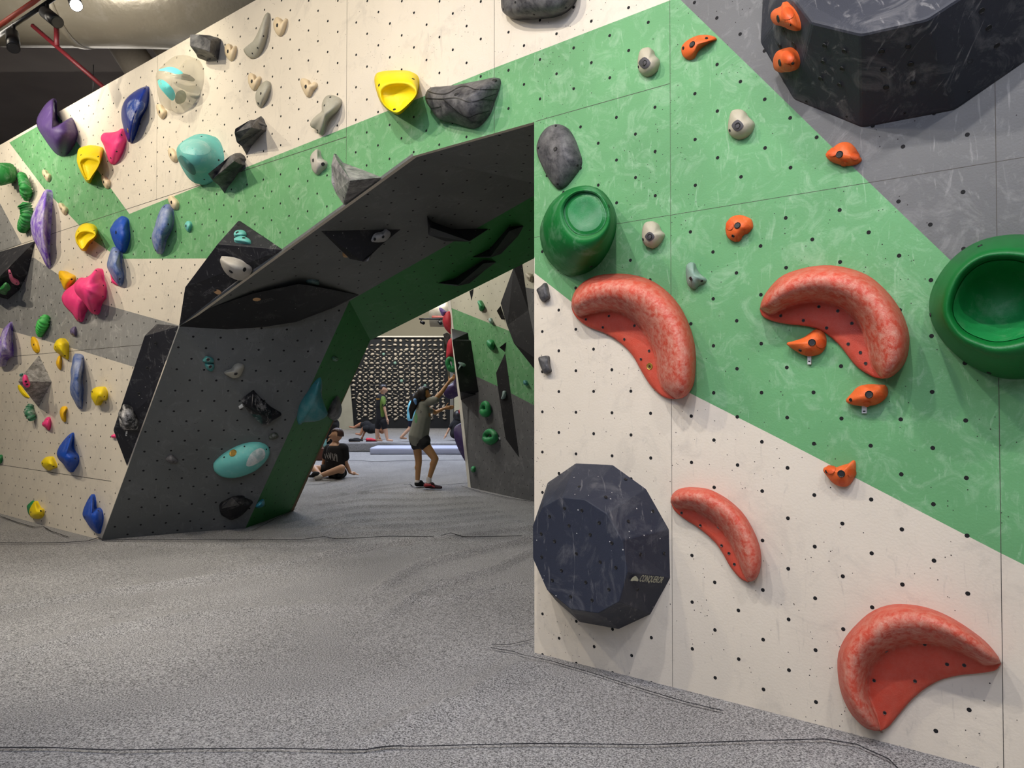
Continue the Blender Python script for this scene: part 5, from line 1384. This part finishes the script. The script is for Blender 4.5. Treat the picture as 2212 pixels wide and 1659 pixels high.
# ---- boy sitting cross-legged
Y1 = 13.4
b_ = lambda x, y, dz=0: P3('S', (x, y), Y1 + dz)
rt = root('person in black tee sitting cross-legged on the mat, looking up to the side', Vector((b_(430, 1500).x, Y1, 0)))
V = []; Fc = []
hc = b_(447, 935); hf = Vector((-.93, -.3, .12)); hs = .125
head_parts(hc, hf, UP, hs, V, Fc)
cap(V, Fc, b_(430, 1010), b_(425, 1090), .055, .06); cap(V, Fc, b_(430, 1120), b_(430, 1380), .13, .14)
shR, elR, wrR = b_(565, 1140, -.02), b_(572, 1320, .04), b_(640, 1465, .05)
shL, elL, wrL = b_(310, 1160, .1), b_(270, 1290, .12), b_(245, 1390, .1)
for a, c, ra, rb in ((shR, elR, .055, .045), (elR, wrR, .044, .03), (shL, elL, .05, .042), (elL, wrL, .04, .03)): cap(V, Fc, a, c, ra, rb)
wrRz = Vector((wrR.x, wrR.y, max(wrR.z, .05)))
hand(V, Fc, wrRz, wrRz + Vector((.1, .0, -.02)), Vector((0, -1, 0)), 1, .1)
hand(V, Fc, wrL, wrL + Vector((-.05, -.05, -.05)), Vector((0, -.5, .6)), .9, .3)
hp1, kn1, an1 = b_(470, 1480, -.05), b_(515, 1405, -.32), b_(190, 1520, -.42)
hp2, kn2, an2 = b_(400, 1450, .1), b_(120, 1410, -.05), b_(215, 1510, -.3)
for a, c, ra, rb in ((hp1, kn1, .1, .072), (kn1, an1, .07, .042), (hp2, kn2, .1, .07), (kn2, an2, .066, .042)): cap(V, Fc, a, c, ra, rb)
remesh('body', V, Fc, SKIN2, rt, .009, 3)
V = []; Fc = []
cap(V, Fc, b_(420, 1400), b_(430, 1170), .19, .17); cap(V, Fc, b_(340, 1130, .08), b_(540, 1120, -.02), .1, .1)
cap(V, Fc, b_(550, 1130, -.02), b_(572, 1245, 0), .085, .075); cap(V, Fc, b_(320, 1150, .1), b_(290, 1230, .1), .08, .07)
shirt = remesh('tee_shirt', V, Fc, BLACKC, rt, .013, 4)
V = []; Fc = []
cap(V, Fc, b_(430, 1480), b_(500, 1470), .14, .12); cap(V, Fc, hp1, b_(480, 1470, -.2), .12, .1); cap(V, Fc, hp2, b_(250, 1425, .02), .12, .1)
V = [Vector((v.x, v.y, max(v.z, .01))) for v in V]
remesh('shorts', V, Fc, BLACKC, rt, .013, 3)
hair_cap('hair', hc, hf, UP, hs, HAIRB, rt, low=-.02, front=.42, sc=1.14)
shoe('climbing_shoe', b_(170, 1540, -.42) * 1, b_(60, 1545, -.42), BLACKC, rt)
V = []; Fc = []; cap(V, Fc, an1 + Vector((.03, 0, .0)), an1 + Vector((-.04, 0, -.02)), .052, .052)
remesh('sock', V, Fc, WHITEC, rt, .011, 1)
PRT = plain('grey print', (150, 148, 146))
for i, (x0, y0, x1, y1) in enumerate(((275, 1195, 290, 1260), (300, 1190, 330, 1270), (335, 1180, 350, 1260), (365, 1175, 360, 1280), (385, 1190, 400, 1290), (405, 1200, 440, 1230), (425, 1190, 410, 1300), (445, 1200, 452, 1310), (280, 1300, 330, 1305), (370, 1290, 440, 1300), (300, 1230, 350, 1215), (380, 1250, 440, 1245))):
    w_ = 5
    patch(shirt, cps('S', '%d,%d %d,%d %d,%d %d,%d' % (x0 - w_, y0, x0 + w_, y0, x1 + w_, y1, x1 - w_, y1)), PRT, 'shirt_print', n=8, lift=.004)

# ---- standing boy on the far platform
def simple_person(label, c, Y, head, hf, hs, torso, arms, legs, top, bottom, skin, hairm, hands=True, low=-.05, extra=None, scale=1.0, prone=False):
    q = lambda p, d=0: P3(c, p[:2], Y + (p[2] if len(p) > 2 else 0))
    feet = q(legs[0][-1])
    rt = root(label, Vector((q(torso[-1]).x, Y, feet.z - .05)))
    V = []; Fc = []
    hc = q(head)
    head_parts(hc, hf, UP, hs, V, Fc)
    T = [q(t) for t in torso]
    cap(V, Fc, hc - UP * hs * .6, T[0], .05 * scale, .055 * scale)
    for a, b2 in zip(T, T[1:]): cap(V, Fc, a, b2, .11 * scale, .11 * scale)
    for ch in arms:
        A = [q(t) for t in ch]
        cap(V, Fc, A[0], A[1], .045 * scale, .037 * scale)
        cap(V, Fc, A[1], A[2], .036 * scale, .026 * scale)
        d = (A[2] - A[1]).normalized(); hand(V, Fc, A[2], A[2] + d, Vector((.3, -.6, .4)), scale, .2)
    for ch in legs:
        A = [q(t) for t in ch]
        cap(V, Fc, A[0], A[1], .08 * scale, .056 * scale); cap(V, Fc, A[1], A[2], .055 * scale, .036 * scale)
        tdir = Vector((hf.x, hf.y, 0)).normalized() if not prone else Vector((-1, 0, .3))
        cap(V, Fc, A[2] + Vector((0, 0, -.01)), A[2] + tdir * .14 * scale + Vector((0, 0, -.03)), .035 * scale, .026 * scale)
    remesh('body', V, Fc, skin, rt, .012, 2)
    V = []; Fc = []
    for a, b2 in zip(T, T[1:]): cap(V, Fc, a, b2, .135 * scale, .145 * scale)
    for ch in arms:
        A = [q(t) for t in ch]; cap(V, Fc, A[0] * .8 + T[0] * .2, A[0].lerp(A[1], .55), .08 * scale, .065 * scale)
    sh_ = remesh('tee_shirt', V, Fc, top, rt, .016, 3)
    V = []; Fc = []
    cap(V, Fc, T[-1], T[-1] - (T[-1] - T[-2]).normalized() * .02, .14 * scale, .13 * scale)
    for ch in legs:
        A = [q(t) for t in ch]; cap(V, Fc, A[0], A[0].lerp(A[1], .55), .105 * scale, .085 * scale)
    remesh('shorts', V, Fc, bottom, rt, .016, 2)
    hair_cap('hair', hc, hf, UP, hs, hairm, rt, low=low, front=.4, sc=1.17)
    return rt, sh_
OLIVE = plain('olive cloth', (92, 116, 44), rough=.9)
rt, sh_ = simple_person('person in black and olive tee standing barefoot before the board of small holds', 'S', 19.9, (1112, 275), Vector((.85, -.15, -.1)), .125,
              [(1085, 400), (1080, 520), (1085, 700)], [[(1110, 420, -.1), (1135, 560, -.15), (1168, 690, -.15)], [(1060, 420, .15), (1050, 560, .18), (1060, 690, .18)]],
              [[(1050, 740, .06), (1025, 870, .06), (1022, 990, .06)], [(1115, 740, -.06), (1150, 870, -.06), (1172, 990, -.06)]], BLACKC, BLACKC, SKIN2, HAIR)
patch(sh_, cps('S', '1095,370 1130,375 1150,410 1150,480 1115,500 1120,580 1128,660 1085,668 1075,600 1068,500 1078,420'), OLIVE, 'olive_side', n=24, lift=.006)
patch(sh_, cps('S', '1000,405 1060,405 1060,418 1000,418'), plain('amber print', (170, 120, 40)), 'shirt_print', n=12, lift=.006)
# crouching person behind
simple_person('person in black crouched on hands and feet beside the standing one', 'S', 21.6, (1095, 850), Vector((.5, -.5, -.6)), .12,
              [(1010, 830), (930, 840), (880, 790)], [[(990, 850, -.1), (1040, 900, -.1), (1055, 945, -.1)], [(880, 830, .1), (850, 880, .1), (822, 940, .1)]],
              [[(860, 790, .1), (790, 770, .15), (700, 815, .15)], [(880, 830, -.1), (830, 830, -.1), (790, 915, -.1)]], BLACKC, BLACKC, plain('tan skin', (168, 116, 84)), HAIRB, prone=True)
# runner half hidden by the girl
simple_person('person in aqua tee and navy shorts striding behind the reaching person', 'T', 20.4, (330, 400), Vector((.9, .2, 0)), .12,
              [(300, 480), (285, 560), (285, 640)], [[(320, 500, .1), (350, 560, .1), (380, 610, .1)], [(270, 500, -.1), (262, 570, -.1), (300, 620, -.1)]],
              [[(285, 680, 0), (262, 770, 0), (150, 885, -.05)], [(310, 680, .1), (350, 780, .1), (370, 895, .1)]], plain('aqua cloth', (120, 190, 205), rough=.9), plain('navy cloth', (18, 18, 40), rough=.9), SKIN2, HAIR)
# seated one at the right of the platform
simple_person('person in black tee with dark hair sitting at the far right of the platform', 'T', 21.0, (850, 620), Vector((.3, .9, 0)), .14,
              [(840, 700), (830, 770), (815, 840)], [[(790, 720, -.05), (745, 780, -.05), (712, 845, -.05)], [(880, 720, .1), (900, 790, .1), (905, 845, .1)]],
              [[(830, 860, 0), (900, 830, .2), (950, 875, .2)], [(840, 860, .1), (930, 850, .3), (960, 875, .3)]], BLACKC, BLACKC, SKIN2, HAIR, low=-.8)
# dark figure behind the boy
simple_person('person dressed in black standing half hidden behind the tunnel leg', 'S', 17.5, (425, 660), Vector((-.8, .3, 0)), .12,
              [(405, 770), (390, 850), (375, 950)], [[(420, 790, -.1), (400, 880, -.1), (360, 950, -.1)], [(370, 790, .1), (350, 880, .1), (330, 950, .1)]],
              [[(370, 990, 0), (345, 1080, 0), (330, 1180, 0)], [(340, 990, .1), (320, 1080, .1), (300, 1180, .1)]], BLACKC, BLACKC, SKIN2, HAIR)

# shoes left on the platform
def loose_shoe(label, p, c, mat, Y, rot=0, s=1):
    w_ = P3(c, p, Y)
    V = []; Fc = []
    d = Vector((math.cos(rot), math.sin(rot), 0)); b0 = Vector((w_.x, w_.y, PZ + .0))
    cap(V, Fc, b0 + UP * .05 * s, b0 + d * .1 * s + UP * .05 * s, .045 * s, .045 * s); cap(V, Fc, b0 + d * .1 * s + UP * .045 * s, b0 + d * .22 * s + UP * .03 * s, .045 * s, .03 * s)
    e = bpy.data.objects.new('climbing_shoe', None); COL.objects.link(e); e.location = b0
    tag(e, label, 'shoe')
    V = [Vector((v.x, v.y, max(v.z, PZ + .004))) for v in V]
    remesh('upper', V, Fc, mat, e, .012, 2)
    V = []; Fc = []; cap(V, Fc, b0 + UP * .02, b0 + d * .22 * s + UP * .015, .04 * s, .032 * s)
    V = [Vector((v.x, v.y, PZ + .002 if v.z < PZ + .012 else PZ + .018)) for v in V]
    mesh_obj('sole', V, Fc, WHITEC if 'white' in label else BLACKC, parent=e, loc=b0)
loose_shoe('black shoe with white sole lying on the platform edge', (640, 1005), 'S', BLACKC, 20.2, .2, 1.1)
loose_shoe('black strappy shoe beside the white-soled one', (700, 985), 'S', BLACKC, 20.6, -.2, 1.05)
loose_shoe('bright red shoe on the platform near the standing person', (885, 985), 'S', plain('bright red', (190, 24, 50)), 20.5, .1, 1.1)
bench = box('bench', at(cp('S', (120, 1100)), 17.2)[0], at(cp('S', (300, 1100)), 17.2)[0], 17.2, 17.7, .0, .28, plain('reddish wood', (92, 52, 36), rough=.5), .02)
tag(bench, 'low reddish brown bench seen past the green tunnel side', 'bench')
bt = P3('S', (262, 1040), 17.3)
V = []; Fc = []; cap(V, Fc, Vector((bt.x, 17.4, .32)), Vector((bt.x, 17.4, .46)), .045, .045); cap(V, Fc, Vector((bt.x, 17.4, .5)), Vector((bt.x, 17.4, .54)), .02, .02)
o = mesh_obj('water_bottle', V, Fc, plain('aqua bottle', (150, 220, 225), rough=.2), smooth=True, loc=Vector((bt.x, 17.4, .28)))
tag(o, 'pale aqua water bottle standing on the brown bench', 'bottle')

# ------------------------------------------------------------------ board of small holds at the far end
BP = Plane((0, 29.6, 0), (0, -1, 0))
bpoly = uvs(BP, [(690, 729.5), (958, 729.5), (976, 908), (985, 925.5), (690, 925.5)])
brd = panel('wall_board', BP, bpoly, plain('matt black board', (13, 16, 19), rough=.7), [], thick=.2)
protos = []
rp = random.Random(3)
HB = plain('pale wooden hold', (206, 194, 174), rough=.6, var=.12, scale=6)
HM = plain('mint hold', (150, 190, 170), rough=.6)
def hold_mesh(kind, mat):
    n = 14; V = []; Fc = []
    rg = []
    for i in range(n):
        a = i / n * 2 * math.pi; x, z = math.cos(a), math.sin(a)
        if kind == 0: z = z * .5 if z < 0 else z * .12
        elif kind == 1: x, z = x * (1 - .5 * max(z, 0)), z * .55
        elif kind == 2: x, z = x, z * .32
        elif kind == 3: x, z = x * (.8 - .45 * z), z * .6
        elif kind == 4: z = z * .5 + .25 * x
        elif kind == 5: z = z * .55 - .25 * x if z > 0 else z * .4
        elif kind == 6: x, z = x * .75, z * .62
        elif kind == 7: z = z * .35 + .18 * x * x
        rg.append((x * .093, z * .093))
    for s, h_ in ((1, 0), (.95, .035), (.7, .06), (.35, .072)):
        for x, z in rg: V.append((x * s, -h_, z * s + (1 - s) * .012))
    V.append((0, -.075, .01))
    for k in range(3):
        for i in range(n): Fc.append((k * n + i, k * n + (i + 1) % n, (k + 1) * n + (i + 1) % n, (k + 1) * n + i))
    for i in range(n): Fc.append((3 * n + i, 3 * n + (i + 1) % n, 4 * n))
    me = bpy.data.meshes.new('board_hold'); me.from_pydata(V, [], Fc); me.materials.append(mat)
    for f in me.polygons: f.use_smooth = True
    return me
HMS = [hold_mesh(k, HB) for k in range(8)]; HMM = hold_mesh(6, HM)
def tun(y):   # left limit of what shows past the tunnel, in crop R
    return 510 - (y - 370) * .475 if y > 370 else 800 - (y - 250) * 2.4
nb = nc = 0
rows = [300, 388, 470, 553, 636, 720, 808, 892, 968, 1046, 1124, 1204, 1288, 1364, 1442, 1518, 1596, 1672, 1745]
for j, y in enumerate(rows):
    for k in range(18):
        x = 1815 - 106 * k + (y - 300) * .035 * (1 - k / 9) + rp.uniform(-8, 8)
        if x < tun(y) - 25 or x < 150 + y * .035: continue
        if j == len(rows) - 1 and k % 2: continue
        nb += 1
        if nb > 296: continue
        p_ = at(cp('R', (x, y + rp.uniform(-6, 6))), 29.6)
        mint = (j, k) in ((3, 10), (5, 8), (9, 7), (10, 3))
        o = bpy.data.objects.new('board_hold', HMM if mint else HMS[rp.randrange(8)]); COL.objects.link(o)
        o.location = Vector((p_.x, 29.598, p_.z)); o.rotation_euler = (0, rp.uniform(-.35, .35), 0)
        s = rp.uniform(.72, .98); o.scale = (s, 1, s * rp.uniform(.9, 1.3))
        tag(o, 'mint-green one among the small pale holds on the black board' if mint else 'one of the small pale holds covering the black board at the far end', 'climbing hold', 'mint holds on the far black board' if mint else 'pale holds covering the far black board')
CHIP = bpy.data.meshes.new('foot_chip')
V = []; Fc = []; cap(V, Fc, Vector((-.014, 0, 0)), Vector((.014, 0, .004)), .021, .018, 8)
CHIP.from_pydata([tuple(v) for v in V], [], Fc); CHIP.materials.append(HB)
for j, y in enumerate([512, 600, 680, 770, 850, 932, 1008, 1086, 1164, 1250, 1328, 1404, 1482, 1558, 1634, 1706]):
    for k in range(17):
        x = 1870 - 106 * k - (j % 2) * 10 + rp.uniform(-12, 12)
        if x < tun(y) + 10 or x < 190 + y * .035: continue
        p_ = at(cp('R', (x, y + rp.uniform(-6, 6))), 29.6)
        o = bpy.data.objects.new('foot_chip', CHIP); COL.objects.link(o); o.location = Vector((p_.x, 29.59, p_.z)); o.rotation_euler = (0, rp.uniform(-.7, .7), 0)
        tag(o, 'tiny pale foothold chip between the rows of the far black board', 'foothold', 'foothold chips on the far black board')
LEDGE = plain('bright ledge', (226, 222, 206), rough=.6)
o = box('trim_11', at((690, 729), 29.6)[0], at((960, 729), 29.6)[0], 29.5, 32.9, at((900, 729), 29.6)[2], at((900, 726), 29.6)[2], LEDGE, .01); struct(o)
# pale pillar between tunnel and board
quad('pillar_left', [at((700, 800), 28.6), at((754, 800), 28.6), at((765, 932), 28.6), at((700, 932), 28.6)], plain('pale pillar', (170, 166, 146), rough=.8, var=.1, scale=3))
o = box('pillar_right', at((972, 800), 28)[0], at((980, 800), 28)[0], 28, 28.4, .2, 5.5, plain('grey steel post', (120, 118, 112), rough=.6), .02); struct(o)
quad('wall_sidepanel', [at((981, 840), 27.5), at((1003, 840), 27.5), at((1003, 922), 27.5), at((981, 922), 27.5)], plain('pale panel', (190, 186, 160), rough=.8))

# ------------------------------------------------------------------ things under the ceiling
def rod(name, a, b, r, mat, n=18, caps=True, parent=None):
    V = []; Fc = []; d = (b - a).normalized(); q = d.to_track_quat('Z', 'Y').to_matrix()
    for c in (a, b):
        for i in range(n):
            t = i / n * 2 * math.pi; V.append(c + q @ Vector((r * math.cos(t), r * math.sin(t), 0)))
    for i in range(n): Fc.append((i, (i + 1) % n, n + (i + 1) % n, n + i))
    if caps: Fc += [tuple(range(n))[::-1], tuple(range(n, 2 * n))]
    o = mesh_obj(name, V, Fc, mat, parent=parent, loc=(a + b) / 2)
    for f in o.data.polygons:
        if len(f.vertices) == 4: f.use_smooth = True
    return o
FOIL = chalky('crumpled foil', (176, 168, 150), chalk=.3, rough=.32, scale=4, bump=.9, bscale=14, spec=.8)
FOIL.node_tree.nodes['Principled BSDF'].inputs['Metallic'].default_value = .35
TAPE = plain('yellowed tape', (150, 130, 80), rough=.6)
ca, cb = at((-60, -50), 9.8), at((640, -50), 9.8)
d = Vector((1, 0, 0)); R_ = at((0, -50), 9.8).z - at((0, 66), 9.8).z
dc = Vector((ca.x, 9.8 + .3, at((0, -50), 9.8).z)); de = Vector((cb.x, 9.8 + .3, dc.z - .06))
duct = rod('air_duct', dc, de, R_, FOIL, 40)
tag(duct, 'large foil-wrapped air duct running under the ceiling above the wall', 'duct')
for px_, w_ in ((315, .05), (400, .03), (498, .05)):
    x = at((px_, 30), 9.8).x
    rod('tape_band', Vector((x, dc.y, dc.z - .02)), Vector((x + w_, dc.y, dc.z - .02)), R_ * 1.008, TAPE, 40, parent=duct)
x = at((122, 30), 9.8).x
rod('collar', Vector((x, dc.y, dc.z)), Vector((x + .12, dc.y, dc.z)), R_ * 1.04, FOIL, 40, parent=duct)
DK = plain('dim duct wrap', (160, 152, 140), rough=.6)
o = rod('air_duct', at((232, 40), 13.5), at((330, 190), 12.8), .28, DK, 28); tag(o, 'dim grey branch duct sloping down behind the foil duct, left one', 'duct')
o = rod('air_duct', at((318, 40), 13.5), at((420, 180), 12.8), .26, DK, 28); tag(o, 'dim grey branch duct sloping down behind the foil duct, right one', 'duct')
REDP = plain('dark red pipe', (98, 22, 30), rough=.5)
RUST = plain('rust red pipe', (150, 62, 48), rough=.5)
o = rod('sprinkler_pipe', at((70, 55), 9.0), at((232, 195), 9.0), .026, REDP); tag(o, 'dark red sprinkler pipe slanting down below the foil duct', 'pipe')
rod('stub', at((122, 60), 9.0), at((123, 100), 9.0), .03, REDP, parent=o)
rod('thin_rod', at((202, 140), 9.02), at((201, 205), 9.02), .006, BLK, parent=o)
o = rod('sprinkler_pipe', at((-30, 75), 6.6), at((110, -22), 6.6), .022, RUST); tag(o, 'rust red pipe above the lamp track in the top left corner', 'pipe')
BM = plain('black lamp metal', (16, 16, 18), rough=.4)
tr = rod('lamp_track', at((-30, 95), 6.8), at((120, -6), 6.8), .02, BM); tag(tr, 'black lamp track under the rust red pipe', 'track')
def lampc(label, a, b, neck, Y, lit=False, r=.055):
    A, B_ = at(a, Y), at(b, Y - .12)
    e = bpy.data.objects.new('track_lamp', None); COL.objects.link(e); e.location = A; tag(e, label, 'lamp')
    rod('lamp_body', A, B_, r, BM, 24, parent=e)
    d = (B_ - A).normalized()
    rod('lens', B_, B_ + d * .006, r * .86, plain('lit lens', (255, 250, 235), emit=60) if lit else plain('dark lens', (40, 40, 42), rough=.2), 24, parent=e)
    rod('neck', at(neck, Y), A + (B_ - A) * .25, .016, BM, parent=e)
lampc('black track lamp tilted down to the right', cp('A', (385, 105)), cp('A', (490, 190)), cp('A', (400, 30)), 6.8)
lampc('black track lamp hanging straight down at the left edge', cp('A', (105, 285)), cp('A', (115, 410)), cp('A', (120, 200)), 6.8)
A_ = at(cp('A', (650, 45)), 6.6)
e = bpy.data.objects.new('track_lamp', None); COL.objects.link(e); e.location = A_; tag(e, 'glowing white track lamp in front of the foil duct', 'lamp')
dd = (CAM - A_).normalized() * .8 + Vector((.1, 0, -.25)); dd.normalize()
rod('lamp_body', A_ - dd * .18, A_, .055, BM, 24, parent=e)
rod('lens', A_, A_ + dd * .006, .048, plain('lit lens', (255, 250, 235), emit=60), 24, parent=e)
rod('neck', A_ - dd * .1, A_ - dd * .1 + Vector((0, 0, .3)), .014, BM, parent=e)
# small lamps and pipe far behind
tr = rod('lamp_track', at(cp('Q', (200, 1018)), 25), at(cp('Q', (700, 1015)), 25), .03, BM); tag(tr, 'thin black lamp track far behind, seen through the tunnel', 'track')
o = rod('sprinkler_pipe', at(cp('Q', (420, 998)), 25.4), at(cp('Q', (720, 1002)), 25.4), .07, RUST); tag(o, 'orange-red pipe far behind, seen through the tunnel', 'pipe')
o = rod('air_duct', at(cp('Q', (395, 900)), 27), at(cp('Q', (760, 900)), 27), .55, FOIL, 30); tag(o, 'silver duct far behind, seen through the tunnel', 'duct')
for nm, a, b, k in (('far small black track lamp, left of two', (235, 1070), (280, 1090), (235, 1018)), ('far small black track lamp, right of two', (540, 1062), (575, 1100), (545, 1018))):
    A, B_ = at(cp('Q', a), 25), at(cp('Q', b), 24.9)
    e = bpy.data.objects.new('track_lamp', None); COL.objects.link(e); e.location = A; tag(e, nm, 'lamp')
    rod('lamp_body', A, B_, .055, BM, parent=e); rod('neck', at(cp('Q', k), 25), A, .015, BM, parent=e)
# ------------------------------------------------------------------ light
SC.view_settings.view_transform = 'Standard'
SC.view_settings.look = 'None'
SC.view_settings.exposure = 0
SC.cycles.max_bounces = 4
SC.cycles.diffuse_bounces = 2
SC.cycles.use_adaptive_sampling = True
SC.cycles.adaptive_threshold = .07
SC.cycles.adaptive_min_samples = 12
SC.cycles.transparent_max_bounces = 6
SC.cycles.caustics_reflective = False
SC.cycles.caustics_refractive = False
SC.cycles.sample_clamp_indirect = 4
SC.cycles.use_denoising = True
w = bpy.data.worlds.new('world'); SC.world = w; w.use_nodes = True
bg = w.node_tree.nodes['Background']
bg.inputs[0].default_value = (.7, .73, .82, 1); bg.inputs[1].default_value = .24


def spot(loc, to, power, ang=80, blend=.8, r=.08, col=(1, .9, .74)):
    l = bpy.data.lights.new('spot_light', 'SPOT'); l.energy = power; l.spot_size = math.radians(ang); l.spot_blend = blend; l.shadow_soft_size = r; l.color = col
    o = bpy.data.objects.new('spot_light', l); COL.objects.link(o); o.location = loc
    o.rotation_euler = (Vector(to) - Vector(loc)).to_track_quat('-Z', 'Y').to_euler()
    return o


def area(loc, to, power, sx, sy, col=(1, 1, 1)):
    l = bpy.data.lights.new('area_light', 'AREA'); l.shape = 'RECTANGLE'; l.size = sx; l.size_y = sy; l.energy = power; l.color = col
    o = bpy.data.objects.new('area_light', l); COL.objects.link(o); o.location = loc
    o.rotation_euler = (Vector(to) - Vector(loc)).to_track_quat('-Z', 'Y').to_euler()
    return o


WARM = (1, .9, .74)
for s, out, z, tz, pw in ((-8.6, 3.2, 5.2, 1.9, 330), (-6.2, 3.2, 5.2, 1.7, 340), (-4.0, 3.2, 5.3, 2.2, 330), (-2.0, 3.1, 5.3, 2.0, 290)):
    spot(W.wp(s, z, out), W.wp(s + .3, tz, 0), pw, 100, .7, .05, WARM)
NEUT = (1, .955, .94)
for s, out, z, tz, pw in ((-.5, 3.0, 5.2, 1.7, 285), (1.0, 2.9, 5.0, 1.2, 300), (2.5, 2.5, 4.8, 1.0, 200)):
    spot(W.wp(s, z, out), W.wp(s + .3, tz, 0), pw, 100, .7, .05, NEUT)
hs = W.un((400, 190))
spot(hs + W.n * 1.3 + Vector((.2, -.2, .9)), hs, 70, 70, .9, .05, (1, .93, .76))
# pool of light on the carpet, cool fill in the foreground
spot((-2.6, 3.2, 5.4), (-3.0, 5.2, 0), 620, 44, .9, .1, (1, .95, .88))
area((-1.5, -.6, 4.2), (-1.8, 2.8, 0), 150, 4, 2.5, (.66, .73, 1))
area((1.6, 0.2, 3.6), (2.2, 2.9, .6), 14, 2, 2, (.85, .87, 1))
# beyond the tunnel
area((-3.2, 12.5, 6.5), (-2.4, 12.2, 0), 160, 2, 1, (1, .96, .88))
spot((-3.3, 10.2, 5.2), (.1, 10.9, 1.6), 300, 80, .8, .08, (1, .96, .88))
area((-3.0, 19.0, 6.5), (-3, 18.2, 0), 820, 6, 3, (.72, .8, 1))
area((-4.0, 25.5, 6.8), (-4, 29.5, 1.8), 420, 6, 2, (1, .96, .9))
area((-8, 17, 7), (-8, 14, 0), 150, 5, 5, (1, .93, .84))

area((-6.0, 7.0, 4.9), (-5.4, 9.6, 7.0), 120, 2.5, .8, (1, .92, .8))  # added uplight with no lamp of its own, brightens the foil duct and ceiling
